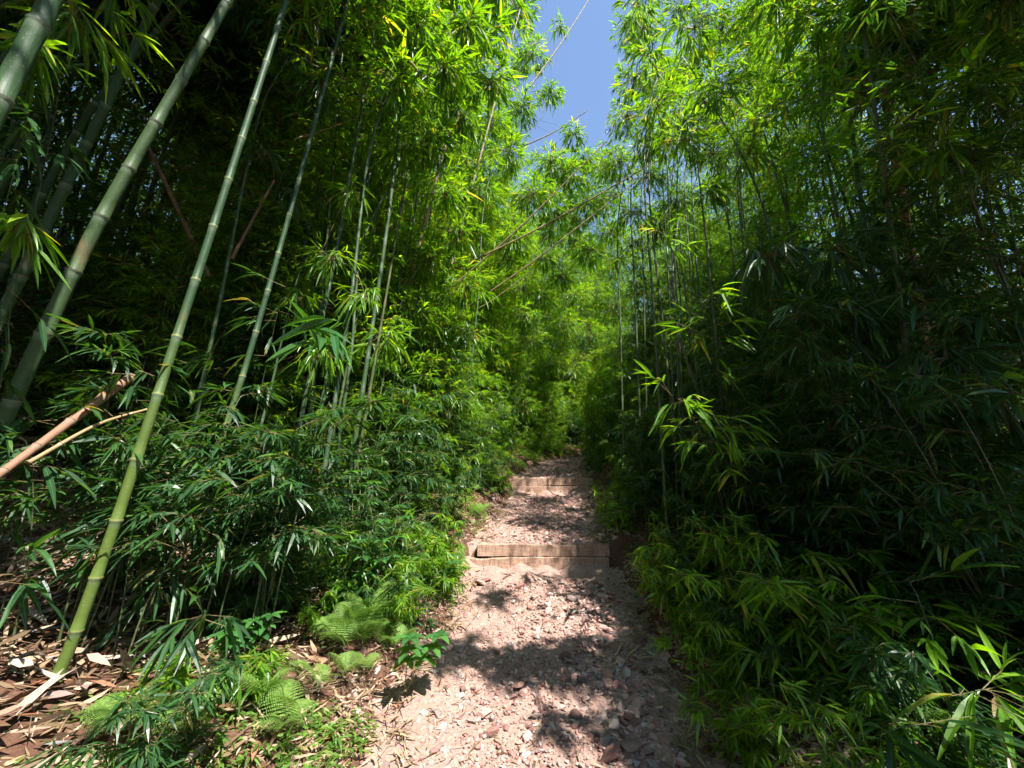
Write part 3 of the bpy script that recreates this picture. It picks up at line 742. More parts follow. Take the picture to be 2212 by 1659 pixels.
for i, (a, b_, c_, d_) in enumerate([(690, 700, 715, 420), (600, 760, 650, 560), (250, 620, 300, 400), (770, 850, 830, 600)]):
    hero(5.0 + i * .35, [(a, b_, 0), (c_, d_, 0)], .024, 'slender culm standing in the shade behind the left foreground row', r1=.008, group='slender shaded culms behind the left foreground')
for i in range(12):
    a = rng.uniform(690, 880); b_ = rng.uniform(650, 850); c_ = a + (1330 - a) * .10
    hero(rng.uniform(4.7, 7), [(a, b_, 0), (c_, b_ - 290, 0)], rng.uniform(.014, .022), 'thin dark culm packed behind the right end of the left foreground row', r1=.006, fol=7.5, H=9, per=1, cm='culm_thin', group='thin dark culms behind the left foreground row')
for i in range(16):
    a = rng.uniform(1385, 1660); b_ = rng.uniform(880, 960); c_ = a + (1330 - a) * .11; Yc = max(rng.uniform(4.6, 6.5), 6.6 - (a - 1385) / 50)
    hero(Yc, [(a, b_, 0), (c_, b_ - 330, 0)], rng.uniform(.012, .02), 'thin dim culm among many at the inner edge of the right stand', r1=.006, fol=7.0, H=8, per=1, cm='culm_thin', group='thin dim culms at the inner edge of the right stand')
# the two yellow-green culms low on the left, whose bases show
b1 = ground_hit(118, 1478)
hero(b1[1], [(120, 1470, 0), (163, 1368, 0), (247, 1137, 0), (296, 989, 0), (332, 880, 0), (391, 700, .05), (480, 430, .1), (619, 0, .15)], .028, 'long culm, yellow-green below, whose base stands in dry leaves at the lower left', cm='culm_yellow', ground=False, group='yellow-green culms with visible bases')
b2 = ground_hit(372, 1370)
hero(b2[1], [(373, 1368, 0), (405, 1260, 0), (434, 1146, 0), (459, 1048, 0), (488, 924, 0), (544, 747, .05), (640, 410, .1), (752, 0, .15)], .025, 'long culm dim at its foot behind drooping leaves, right of the one in dry leaves', cm='culm_yellow', ground=False, group='yellow-green culms with visible bases')

# fallen and dead poles
def pole(p, q, r, label, cm='dead', r1=None, sag=0, inter=.3, name='fallen_pole', jag=True):
    p = np.asarray(p); q = np.asarray(q); mid = (p + q) / 2 - UPV * sag
    cb = MB(); culm(cb, [p - p, mid - p, q - p], r, r1 or r * .7, inter, 9, 0, True)
    o = link(name, cb.mesh(name, [M[cm]], True), None, p); tag(o, label, 'dead bamboo pole'); return o
pole(at(453, 600, 4.6), at(322, 320, 4.6), .030, 'reddish brown dead pole leaning left behind the thick green culms', r1=.022)
pole(at(-60, 1068, 1.95), at(285, 812, 2.65), .018, 'pinkish brown fallen pole lying across the left edge', r1=.03)
pole(at(60, 1000, 2.1), at(318, 884, 2.65), .011, 'thin yellowish stem arching beside the pinkish fallen pole', 'culm_tan', sag=-.05)
pole(at(500, 560, 4.6), at(592, 390, 4.6), .022, 'broken reddish pole leaning right in the left stand')
pole(ground_hit(5, 1640), ground_hit(118, 1500) + np.array([0, 0, .05]), .03, 'weathered grey-blue pole lying on dry leaves at the lower left corner', 'grey', r1=.03) if 'grey' in M else None
# leaning canes over the path
for (a, b_, Y, Yb, r, lb) in [((900, 620), (1440, 335), 6.6, 5.6, .019, 'long bare cane leaning over the path, second from the top'),
                          ((900, 735), (1370, 395), 7.2, 6.2, .018, 'tan bare cane leaning over the path below the longest one'),
                          ((930, 660), (1311, 304), 7.4, 6.6, .018, 'bare cane rising steepest over the path toward the sky gap'),
                          ((950, 705), (1150, 585), 7, 6.6, .014, 'short bare cane low at the left of the path'),
                          ((640, 300), (885, 190), 4.6, 4.8, .012, 'thin grey cane crossing the upper left foliage'),
                          ((1120, 320), (1268, 240), 10, 10, .022, 'thin dark cane crossing the gap of blue sky'),
                          ((1145, 187), (1290, -30), 9, 9, .022, 'bare cane at the top edge of the sky gap')]:
    pole(at(*a, Y), at(*b_, Yb), r, lb, 'culm_tan', r1=r * .55, sag=.12, name='leaning_cane')
for (Y, pl, r, lb) in [(6.0, [(940, 400), (985, 230), (1030, 0)], .035, 'tan culm rising through bright foliage left of the sky gap'),
                       (7.5, [(1000, 480), (1040, 330), (1075, 200)], .032, 'reddish tan culm in the bright foliage below the first tan one')]:
    P = [at(x_, y_, Y) for x_, y_ in pl]; P = [to_ground(P[0], P[1])] + P
    P = np.array(P + [P[-1] + nrm(P[-1] - P[-2]) * 3])
    ms = bamboo_meshes(P - P[0], r, .015, .35, 7, 1, .9, .15, .02, 6, 9, True, cm='culm_tan')
    root('bamboo', P[0], lb, 'bamboo', None, ms)

# rotten trunk on the right
def trunk(pl, Y, r, lb):
    P = [at(x_, y_, Y) for x_, y_ in pl]; P = [to_ground(P[0], P[1])] + P
    pole(P[0], P[-1], r, lb, 'trunk', r1=r * .6, name='dead_trunk', inter=.22)
trunk([(2010, 800), (1884, 43)], 3.6, .05, 'brown rotten trunk with a broken top standing in the right stand')
trunk([(2036, 1551), (2000, 1432)], 3.1, .045, 'short brown stump pole in deep shade at the lower right') if False else None
RC = 'culms in the right foreground'
hero(3.4, [(1885, 620, 0), (1837, 256, 0), (1821, 96, 0)], .026, 'thin dark green culm left of the rotten trunk', fol=4.5, r1=.008, group=RC)
hero(3.3, [(2107, 1117, 0), (2067, 890, 0), (2050, 700, 0)], .026, 'green culm catching light near the right edge', fol=3.5, r1=.008, group=RC)
hero(2.9, [(1985, 1000, 0), (1950, 700, 0), (1925, 500, 0)], .022, 'thin olive culm between the rotten trunk and the lit one', cm='culm_thin', fol=3.5, r1=.008, group=RC)
for i, (a, b_, c_, d_) in enumerate([(1425, 880, 1410, 640), (1455, 930, 1432, 700), (1380, 860, 1372, 640), (1500, 860, 1478, 600), (1345, 900, 1340, 700), (1560, 880, 1530, 560), (1690, 1100, 1650, 820), (1790, 1150, 1750, 860), (1740, 800, 1700, 420), (1620, 700, 1596, 380)]):
    hero(5.2 + (i % 5) * .6, [(a, b_, 0), (c_, d_, 0)], .024, 'slender olive culm in the dense right stand behind the lit sprays', r1=.008, fol=7.2, H=8.5, per=1, cm='culm_thin', group='slender culms behind the lit sprays on the right')

# ------------------------------------------------------------------ sprigs with large single leaves
def sprig(px, py, Y, lb, base=None, L=.17, W=.028, nf=6, spread=.22, lm='leaf_deep_shade', k=(4, 7), down=.45, sr=.004, dirv=(0, -.3, 0), name='leafy_shoot', cat='shoot'):
    T = at(px, py, Y)
    if base is None:
        b = np.array([T[0] + rng.normal(0, .15) + (.5 if T[0] > 0 else -.4), T[1] + .35, 0.]); b[2] = gz(b[0], b[1])
    else: b = ground_hit(*base)
    cb = MB(); fb = MB(); h = T[2] - b[2]
    ctrl = [b * 0 + np.array([0, 0, -.05]), np.array([(T[0] - b[0]) * .25, (T[1] - b[1]) * .2, h * .6]), (T - b) * np.array([.7, .7, .93]), (T - b)]
    culm(cb, ctrl, sr, .0015, .16, 6, 0, False)
    tips = []; dirs = []; A = []; B = []
    out, s = curve_pts(ctrl, .1)
    for i in range(nf):
        f = 1 - rng.random() * min(.6, spread * 2.2 / max(.3, s[-1])); p = sample(out, s, np.array([f * s[-1]]))[0]
        d = np.array(dirv) + np.array([rng.normal(0, .8), rng.normal(0, .6), rng.normal(0, .25)]); d = nrm(d)
        t = p + d * rng.uniform(.3, 1) * spread; tips.append(t); dirs.append(d); A.append(p); B.append(t)
    twigs(fb, A, B, .0022, .0014, 1)
    fan(fb, tips, dirs, k=k, L=L, W=W, hero=True, down=down, spread=.9)
    return root(name, b, lb, cat, None, [('stem', cb.mesh('stem', [M['culm_thin']], True)), ('foliage', fb.mesh('foliage', [M[lm], M['twig']]))])
sprig(715, 690, 2.7, 'shoot with big drooping pale leaves in sunlight left of centre', L=.23, W=.05, nf=7, spread=.16, lm='broad')
sprig(500, 700, 3.1, 'shoot with long narrow leaves hanging before the green culms', L=.2, W=.026, nf=8, spread=.35)
sprig(620, 610, 3.2, 'high shoot whose leaves start beside the big drooping leaves', L=.17, W=.024, nf=8, spread=.35)
sprig(1430, 490, 3.5, 'bright yellow-green sprig sticking out of the right stand, highest of three', L=.19, W=.026, nf=7, spread=.2, lm='leaf')
sprig(1340, 560, 5.2, 'small hanging sprig in front of the dark right stand', L=.17, W=.022, nf=4, spread=.25, lm='leaf')
sprig(1500, 640, 3.4, 'sunlit sprig with long leaves, middle of three on the right', L=.19, W=.026, nf=14, spread=.4, lm='leaf')
sprig(1445, 850, 3.4, 'brightest leafy shoot arching toward the path from the right', L=.17, W=.025, nf=22, spread=.3, lm='leaf')
sprig(1540, 900, 3.4, 'leafy shoot just right of and below the brightest arching one', L=.17, W=.024, nf=20, spread=.42, lm='leaf')
sprig(1275, 1050, 6.6, 'small bright grassy shoot at the right bank above the near step', L=.15, W=.02, nf=6, spread=.15, lm='leaf')
for px, py, Y, lb in [(60, 990, 2.2, 'leafy shoot across the left edge below the fallen pole'), (130, 900, 2.4, 'dark leaved shoot in front of the pinkish fallen pole'),
                      (20, 620, 1.9, 'shoot with backlit leaves at the left edge'), (60, 250, 1.7, 'bright leaved shoot in the upper left corner'), (130, 130, 1.9, 'arching leaves crossing the topmost left culm'),
                      (30, 1240, 2.1, 'dim blue-green shoot low at the left edge'), (350, 1230, 2.6, 'shoot with long dark drooping leaves over the yellow-green culm'),
                      (460, 1330, 2.4, 'shoot with long hanging leaves at the lower left'), (300, 1000, 2.7, 'hanging leaves crossing the middle of the yellow-green culm'),
                      (250, 1130, 2.5, 'pair of hanging leaves above the dry leaf bank'), (600, 1150, 3.0, 'leafy shoot in the dark undergrowth left of the ferns')]:
    sprig(px, py, Y, lb, L=.17, W=.026, nf=8, spread=.28)
sprig(1960, 1250, 2.3, 'forked shoot with spreading bright leaves at the right foreground', base=(2077, 1600), L=.17, W=.03, nf=8, spread=.4, lm='leaf', down=.05, sr=.011)
sprig(1990, 1120, 2.5, 'upright shoot with pointed leaves above the forked one', L=.2, W=.03, nf=5, spread=.25, lm='leaf', down=-.4)
sprig(2080, 1500, 1.9, 'grassy shoot with long arching leaves at the lower right corner', L=.24, W=.026, nf=7, spread=.3, lm='leaf', down=0)
sprig(1900, 1590, 1.8, 'low shoot with long leaves at the bottom edge on the right', L=.22, W=.024, nf=6, spread=.25, lm='leaf_deep_shade', down=.1)
sprig(1700, 1290, 2.9, 'dark shoot with a cluster of hanging leaves by the right bank', L=.18, W=.028, nf=8, spread=.3)
sprig(1640, 1430, 2.6, 'small bright shoot above the shaded fern on the right', L=.15, W=.024, nf=5, spread=.2, lm='leaf')
sprig(1850, 1430, 2.4, 'dark shoot left of the forked shoot', L=.18, W=.03, nf=7, spread=.3)
sprig(2150, 820, 2.1, 'dark drooping leaves at the right edge', L=.18, W=.03, nf=9, spread=.35)
sprig(1980, 620, 2.6, 'long shaded spray reaching across the right stand', L=.2, W=.024, nf=10, spread=.4, down=.1)
sprig(1780, 520, 3.0, 'upper shaded spray in the middle of the right stand', L=.19, W=.024, nf=9, spread=.4, down=.1)
sprig(2120, 180, 2.2, 'bright backlit spray in the upper right corner', L=.2, W=.024, nf=10, spread=.45, lm='leaf', down=-.1)
sprig(1790, 60, 3.0, 'bright spray at the top edge left of the rotten trunk', L=.18, W=.024, nf=9, spread=.4, lm='leaf', down=-.1)
sprig(2130, 1040, 2.4, 'sunlit sprig right of the lit culm near the right edge', L=.14, W=.03, nf=6, spread=.25, lm='leaf', down=0)

# bushy mound lit from above at the left
def bush_px(px, py, Y, sc, v, lb):
    p = at(px, py, Y); return place('young_bamboo', BUSH[v], p[0], p[1], lb, 'young bamboo', None, sc=sc)
def top_bush(px, py, Y, h, sp, lb, lm='leaf_deep_shade', nst=9, L=.12):
    p = at(px, py, Y); g = float(gz(p[0], p[1])); H = p[2] - g
    ms = bush_mesh(nst, H / .95, sp, L, .018, lm, k=(5, 9), blen=.4, per=2, low=H * .35, subs=4)
    return root('young_bamboo', (p[0], p[1], g), lb, 'young bamboo', None, ms)
top_bush(420, 790, 2.7, 1, .7, 'domed young bamboo with a sunlit crown in front of the left culms', nst=8)
top_bush(620, 900, 3.0, 1, .6, 'young bamboo drooping to the right of the sunlit dome', nst=7)
top_bush(290, 750, 2.6, 1, .4, 'small leafy bamboo left of the sunlit dome', nst=4)
top_bush(780, 950, 4.3, 1, .6, 'dense young bamboo on the left bank right of the drooping one', nst=7)
top_bush(900, 820, 5.4, 1, .6, 'young bamboo in half sun on the left bank before the near step', nst=7)

# broad-leaved shrubs
def broad_shrub(px, py, Y, lb, n=5, H=None, L=.10):
    p = at(px, py, Y); g = float(gz(p[0], p[1])); H = max(.25, p[2] - g); cb = MB(); fb = MB()
    for i in range(n):
        a = rng.uniform(0, 6.28); sp = rng.uniform(.05, .3); t = np.array([math.cos(a) * sp, math.sin(a) * sp, H * rng.uniform(.6, 1)])
        tube(cb, [(0, 0, -.05), t * np.array([.4, .4, .5]), t], [.005, .004, .002], 5)
        for zf in (1, .8, .6):
            c = t * np.array([zf, zf, zf]); m = 6; aa = np.arange(m) * 6.283 / m + rng.uniform(0, 1)
            D = np.stack([np.cos(aa), np.sin(aa), np.full(m, .12)], -1)
            leaves(fb, np.repeat(c[None], m, 0), D, L * rng.uniform(.7, 1.2, m), L * .42, rng.uniform(.1, .4, m), hero=True, up=np.tile(UPV, (m, 1)), prof=[.28, .5, .48, .3])
    return root('broadleaf_shrub', (p[0], p[1], g), lb, 'shrub', None, [('stem', cb.mesh('stem', [M['twig']], True)), ('foliage', fb.mesh('foliage', [M['broad']]))])
broad_shrub(795, 940, 3.9, 'shrub with rosettes of oval leaves on the left bank, upper one')
broad_shrub(830, 1080, 3.7, 'shrub with oval leaves just above the left ferns')
broad_shrub(885, 1290, 3.3, 'small pale green rosette plant between the ferns beside the path', n=2, L=.13)
broad_shrub(960, 1180, 4.6, 'broad leaved plant at the left end of the near step', n=4)
broad_shrub(540, 1330, 2.8, 'low broad leaved plant under the hanging leaves', n=4)

# bamboo with leaf clusters at given points of its crown
def bough_bamboo(base, knee, clusters, label, L=.18, W=.026, r=.026, lm='leaf', dens=1.0, group=None, cat='bamboo', name='leaning_bamboo'):
    b = np.array([base[0], base[1], float(gz(*base))]); C = np.array([c[:3] for c in clusters]); C = C[np.argsort(C[:, 2])]
    tip = C.mean(0) + np.array([0, 0, .3]); cb = MB(); fb = MB(); k = np.array(knee, float)
    ctrl = [b - b - UPV * .1, (k - b) * .5, k - b, tip - b]
    culm(cb, ctrl, r, .007, .33, 9, 0, True); out, s = curve_pts(ctrl, .1); A = []; B = []; T = []; Dd = []
    for (x, y, z, rad) in clusters:
        c = np.array([x, y, z]) - b; i = np.argmin(np.linalg.norm(out - c - np.array([0, 0, -rad]), axis=1)); o = out[i]
        n = int(26 * dens * (rad / .4) ** 2) + 6; m1 = (o + c) / 2 + UPV * .12
        A += [o, m1]; B += [m1, c]
        q = c + nrm(rng.normal(size=(n, 3))) * (rad * rng.random(n) ** .45)[:, None] * np.array([1, 1, .8])
        for p in q:
            st = c + (p - c) * .3 + rng.normal(0, .03, 3); d = nrm(p - c + np.array([0, 0, -.1])); A.append(st); B.append(p); T.append(p); Dd.append(d)
            A.append(c); B.append(st)
    twigs(fb, A, B, .003, .0018, 1); fan(fb, T, Dd, k=(5, 9), L=L, W=W, down=.3, hero=True)
    return root(name, b, label, cat, group, [('culm', cb.mesh('culm', [M['culm']], True)), ('foliage', fb.mesh('foliage', [M[lm], M['twig']]))])
def A3(px, py, Y, r): p = at(px, py, Y); return (p[0], p[1], p[2], r)
sprig(300, 790, 2.35, 'leafy shoot covering the upper end of the pinkish fallen pole', L=.15, W=.022, nf=12, spread=.3)
bough_bamboo((-2.7, 3.9), at(660, 560, 4.0), [A3(720, 560, 3.9, .26), A3(790, 640, 4, .26), A3(700, 760, 3.9, .28), A3(830, 740, 4, .28), A3(640, 640, 3.9, .2), A3(760, 420, 4, .22)], 'slender bamboo with loose leaf sprays before the cluster of thin culms', L=.15, W=.02, dens=1.6, r=.018)
bough_bamboo((-1.9, 3.9), at(820, 250, 4.0), [A3(900, 60, 4.0, .5), A3(960, 150, 4.2, .45), A3(860, 180, 4.0, .4), A3(1010, 60, 4.3, .4), A3(850, -60, 3.9, .5), A3(980, -60, 4.1, .5), A3(1080, -20, 4.6, .45), A3(1060, 70, 4.6, .35)], 'bamboo arching over the path with big sunlit leaves at the top centre', L=.2, W=.03, dens=1.3)
bough_bamboo((-2.1, 4.6), at(800, 480, 4.7), [A3(930, 300, 4.7, .5), A3(1000, 250, 4.8, .4), A3(870, 330, 4.7, .4), A3(1060, 180, 5, .45), A3(960, 420, 4.9, .4)], 'bamboo with bright leaves just below the top centre of the left stand', L=.18, W=.027, dens=1.2)
bough_bamboo((-1.9, 5.6), at(880, 620, 5.7), [A3(990, 500, 5.7, .5), A3(1040, 420, 5.8, .45), A3(930, 560, 5.7, .5), A3(1010, 620, 5.8, .45), A3(900, 680, 5.7, .45)], 'bamboo with bright leaves at mid height beside the path on the left', L=.17, W=.025, dens=1.1)
bough_bamboo((-1.7, 6.6), at(960, 780, 6.7), [A3(1010, 720, 6.7, .5), A3(960, 700, 6.7, .5), A3(930, 800, 6.6, .5), A3(990, 860, 6.7, .45)], 'leafy bamboo low on the left bank before the first step', L=.16, W=.024)
bough_bamboo((-1.2, 9.2), at(1060, 380, 9.6), [A3(1100, 330, 9.6, .7), A3(1150, 420, 9.8, .7), A3(1060, 260, 9.6, .7), A3(1110, 520, 9.8, .7), A3(1190, 350, 10, .6), A3(1130, 230, 9.8, .6), A3(1150, 120, 9.6, .6), A3(1120, 20, 9.4, .7), A3(1190, 200, 9.8, .45), A3(1210, 60, 9.6, .3), A3(1240, 290, 10, .45), A3(1230, 380, 10.2, .6), A3(1270, 440, 10.6, .6), A3(1200, 460, 10.4, .6), A3(1260, 340, 10.2, .4), A3(1170, -60, 9.2, .6)], 'tall bamboo whose sunlit crown closes the bottom of the sky gap', L=.2, W=.03, dens=1.3)
for i, (bx, by, pts_) in enumerate([((-1.5), 10.6, [(1000, 560, 10.8), (1060, 640, 11), (1100, 560, 11), (1040, 740, 11), (1130, 680, 11.3), (960, 660, 10.6)]),
                                    (-1.0, 12.4, [(1100, 800, 12.4), (1060, 860, 12.4), (1130, 620, 12.8), (1170, 560, 13), (1110, 480, 12.6), (1150, 740, 13)]),
                                    (-.4, 14.4, [(1130, 880, 14.4), (1170, 640, 14.8), (1210, 600, 15), (1190, 500, 14.8), (1240, 520, 15.2), (1160, 420, 15)]),
                                    (.2, 16.6, [(1190, 780, 16.6), (1220, 700, 17), (1180, 860, 16.8), (1240, 640, 17.4), (1270, 560, 17.6), (1230, 440, 17)]),
                                    (2.6, 19.2, [(1240, 800, 19.2), (1270, 720, 19.6), (1250, 900, 19.4), (1280, 640, 20), (1215, 860, 19), (1285, 820, 20)])]):
    bough_bamboo((bx, by), at(pts_[0][0] - 40, pts_[0][1] + 120, by + .1), [A3(a, b_, c_, .045 * c_ + .1) for a, b_, c_ in pts_], 'sunlit bamboo leaning over the path, ' + ['first', 'second', 'third', 'fourth', 'last'][i] + ' of five going away beyond the near step', L=.19, W=.028, dens=1.3)
bough_bamboo((-.2, 13.2), at(1150, 560, 13.4), [A3(a, b_, 13.6, .75) for a, b_ in [(1210, 360), (1260, 400), (1300, 440), (1240, 470), (1290, 360), (1190, 420), (1320, 500), (1270, 540)]], 'sunlit bamboo whose crown reaches right across the path under the sky gap', L=.19, W=.027, dens=1.5)
bough_bamboo((3.2, 6.2), at(1500, 500, 6.4), [A3(a, b_, 6.6, .5) for a, b_ in [(1390, 60), (1430, 180), (1370, 170), (1470, 20), (1500, 130), (1410, 300), (1480, 260), (1540, 330), (1560, 60), (1580, 180), (1620, 40), (1520, 220)]], 'fine leaved bamboo forming the right rim of the sky gap at the top', L=.14, W=.02, dens=2.2)
bough_bamboo((3.3, 8.6), at(1470, 650, 8.8), [A3(a, b_, 9, .65) for a, b_ in [(1355, 250), (1400, 380), (1365, 60), (1440, 300), (1340, 350), (1365, 460), (1400, -20), (1460, 440), (1480, 150), (1520, 40), (1540, 260), (1420, 180)]], 'bamboo rimming the right side of the sky gap, lower and farther', L=.15, W=.021, dens=2.2)
bough_bamboo((3.6, 11.6), at(1440, 780, 12), [A3(a, b_, 12.4, .8) for a, b_ in [(1330, 420), (1375, 520), (1335, 560), (1425, 500), (1330, 660), (1390, 630), (1310, 360), (1340, 760)]], 'shaded bamboo at the far inner edge of the right stand', L=.16, W=.022, dens=1.3)
bough_bamboo((3.4, 3.6), at(1780, 300, 3.6), [A3(1740, 60, 3.5, .35), A3(1800, 120, 3.6, .35), A3(1700, -30, 3.4, .45), A3(1850, 0, 3.6, .4)], 'bamboo with a yellow-green crown at the top of the right stand', L=.18, W=.027)
bough_bamboo((3.9, 2.3), at(2120, 500, 2.7), [A3(2100, 200, 2.5, .3), A3(2180, 120, 2.5, .3), A3(2050, 330, 2.6, .3), A3(2150, 330, 2.6, .3), A3(2190, 0, 2.5, .4)], 'bamboo with backlit arching leaves in the upper right corner', L=.2, W=.027)
bough_bamboo((2.9, 3.9), at(1640, 420, 4.0), [A3(1560, 200, 3.9, .4), A3(1500, 60, 3.9, .45), A3(1620, 330, 4, .4), A3(1680, 230, 4, .4), A3(1480, 300, 4.2, .35), A3(1400, 120, 4.6, .4), A3(1380, 10, 4.6, .35), A3(1420, 230, 4.8, .4)], 'bamboo with fine leaves right of the sky gap', L=.15, W=.022)
bough_bamboo((3.3, 3.1), at(1900, 640, 3.2), [A3(1800, 560, 3.1, .35), A3(1900, 500, 3.1, .35), A3(1980, 600, 3.0, .4), A3(1850, 680, 3, .35), A3(1750, 700, 3.1, .4), A3(1650, 560, 3.3, .4)], 'bamboo with long shaded leaves across the middle of the right stand', L=.19, W=.024, lm='leaf_deep_shade')
bough_bamboo((3.2, 2.5), at(2060, 830, 2.8), [A3(2050, 780, 2.6, .3), A3(2150, 880, 2.5, .3), A3(1980, 900, 2.7, .3), A3(2130, 700, 2.6, .35)], 'bamboo with shaded hanging leaves by the right edge', L=.18, W=.026, lm='leaf_deep_shade')
bough_bamboo((-3.2, 1.6), at(60, 40, 1.9), [A3(60, 120, 1.7, .2), A3(150, 30, 1.8, .25), A3(40, -60, 1.7, .3), A3(30, 500, 1.8, .15), A3(220, -60, 1.9, .3)], 'bamboo with close backlit leaves in the upper left corner', L=.18, W=.022)
bough_bamboo((-3.0, 3.6), at(560, 250, 3.9), [A3(600, 60, 3.9, .4), A3(690, 180, 4.1, .35), A3(520, 0, 3.8, .4), A3(690, 30, 4.1, .4), A3(560, 330, 3.9, .25), A3(620, 420, 4, .2)], 'bamboo with sparse dark leaves among the left culms', L=.17, W=.022, lm='leaf_deep_shade')
# crowns added overhead, leaf clusters set along sun rays to cast shade
def clear(c):
    for q in LIT:
        t = (c[2] - q[2]) / SUN[2]
        if t > .8 and np.linalg.norm(q + SUN * t - np.array(c[:3])) < c[3] * .95 + .12: return False
    return True
def over(px, py, h, r):
    q = ground_hit(px, py) if py > 0 else None; s = q + SUN * (h / SUN[2]); return (s[0], s[1], s[2], r)
OV = 'leaning bamboo added overhead to shade the path'
bough_bamboo((3.5, -.3), (3.0, .2, 3.5), [over(1180, 1425, 5.5, .33), over(1100, 1425, 5.2, .26), over(1010, 1400, 5.3, .2), over(1240, 1400, 5.5, .26), over(1330, 1440, 5.6, .38), over(1470, 1480, 5.4, .45), over(1400, 1400, 5.8, .35)], 'leaning bamboo added overhead to shade the path in front of the viewer', group=OV, dens=4)
bough_bamboo((3.7, .5), (3.3, .9, 3.5), [over(1380, 1260, 5.5, .36), over(1450, 1330, 5.2, .42), over(1330, 1210, 5.7, .3), over(1480, 1400, 5.4, .4)], 'leaning bamboo added overhead to shade the right rim of the path', group=OV, dens=4)
bough_bamboo((3.2, -2.4), (2.6, -1.8, 3.2), [over(1195, 1560, 4.8, .17), over(1450, 1590, 5.0, .4), over(1560, 1560, 5.0, .45), over(1380, 1640, 5.0, .3)], 'leaning bamboo added overhead to shade the right foreground', group=OV, dens=4)
bough_bamboo((-2.2, -2), (-1.0, -.6, 4), [over(950, 1410, 5.5, .22), over(1065, 1290, 6.0, .20)], 'leaning bamboo added overhead to shade the left rim of the path', group=OV, dens=4)
def shade(base, knee, n, lo, hi, label, rad=(.6, .9), dens=1.5, L=.18):  # added bamboo, crown clusters scattered to darken what grows below
    C = []; t = 0
    while len(C) < n and t < 400:
        t += 1; c = (rng.uniform(lo[0], hi[0]), rng.uniform(lo[1], hi[1]), rng.uniform(lo[2], hi[2]), rng.uniform(*rad))
        if clear(c): C.append(c)
    if C: bough_bamboo(base, knee, C, label, group='leaning bamboo overhead, ' + label[-20:], dens=dens, lm='leaf_deep_shade', L=L, W=L * .15)
for i in range(4): shade((-2.5 - i * .4, -1.4 + i * .7), (-2.0 - .4 * i, -.8 + i * .6, 4.5), 7, (-3.6, -1, 6), (-.2, 2.2, 9), 'leaning bamboo overhead shading the culms on the left', dens=1.2)
for i in range(7): shade((-3.5 - i * .6, 1 + i * .8), (-3.6 - .6 * i, 1.2 + i * .7, 6), 13, (-9.5, -1, 9.2), (-2.2, 6.5, 12.5), 'tall bamboo whose high crown shades the left stand', (.8, 1.3), 1.3, .23)
for i in range(5): shade((4.2 + i * .6, .2 + i * .7), (4.3 + .6 * i, .4 + i * .6, 5), 9, (4.2, -.5, 6.5), (9.5, 5, 10.5), 'tall bamboo whose high crown shades the right stand', (.7, 1.1), 1.2, .21)
for i in range(3): shade((3.4 + i * .5, -.8 - i * .5), (3.3 + .5 * i, -.6 - i * .5, 3.5), 6, (2.2, -2.2, 4.5), (5.5, 1.2, 7), 'leaning bamboo overhead shading the right foreground bushes', (.5, .8), 1.4)
bough_bamboo((2.8, 5.0), (2.2, 4.8, 4), [over(1180, 1078, 5, .3), over(1240, 1100, 5, .25)], 'leaning bamboo added overhead to shade the foot of the far step', group=OV, dens=2)

# ferns
def frond_mesh(L=.45, pairs=20, arch=.35):
    pairs = int(pairs * .75)
    b = MB(); ts = np.linspace(0, 1, 26)
    ax = lambda t: np.stack([t * L * (1 - .12 * t), 0 * t, L * (.75 * t - (.45 + arch) * t * t)], -1)
    twigs(b, ax(ts[:-1]), ax(ts[1:]), .0022, .0018)
    P = []; D = []; Ls = []; Ws = []
    for i in range(pairs):
        t = .14 + .86 * i / pairs; pl = L * .36 * math.sin(math.pi * min(1, (t * .82 + .16))) ** .8
        c = ax(np.array([t]))[0]
        for sd in (-1, 1):
            d = nrm(np.array([.38, sd, -.12])); m = 11
            for j in range(m):
                q = (j + .5) / m; pp = c + d * pl * q - UPV * pl * q * q * .15
                for s2 in (-1, 1):
                    dd = nrm(np.array([d[0] * .5 + s2 * .9, d[1] * .5, 0])); P.append(pp); D.append(dd); Ls.append(pl * .082 * (1.1 - q * .75)); Ws.append(pl * .10 * (1.1 - q * .6))
    P = np.array(P); leaves(b, P, np.array(D), np.array(Ls) * 1.2, np.array(Ws), .05, up=np.tile(UPV, (len(P), 1)) + rng.normal(0, .1, (len(P), 3)), prof=(.5, .42))
    return b.mesh('frond', [M['fern']])
FR = [frond_mesh(.42, 20, .3), frond_mesh(.36, 18, .5), frond_mesh(.5, 22, .2)]
def fern(px, py, lb, n=6, sc=1.0, up=.0):
    p = ground_hit(px, py); z = float(gz(p[0], p[1])) + .13
    o = root('fern', (p[0], p[1], z), lb, 'fern', 'ferns on the path banks'); a0 = rng.uniform(0, 6.28)
    for i in range(n):
        f = link('frond', FR[rng.integers(0, 3)], o); f.rotation_euler = (rng.normal(0, .2), rng.uniform(-.85, -.25), a0 + i * 6.283 / n + rng.normal(0, .25)); s = sc * rng.uniform(.7, 1.1); f.scale = (s, s, s)
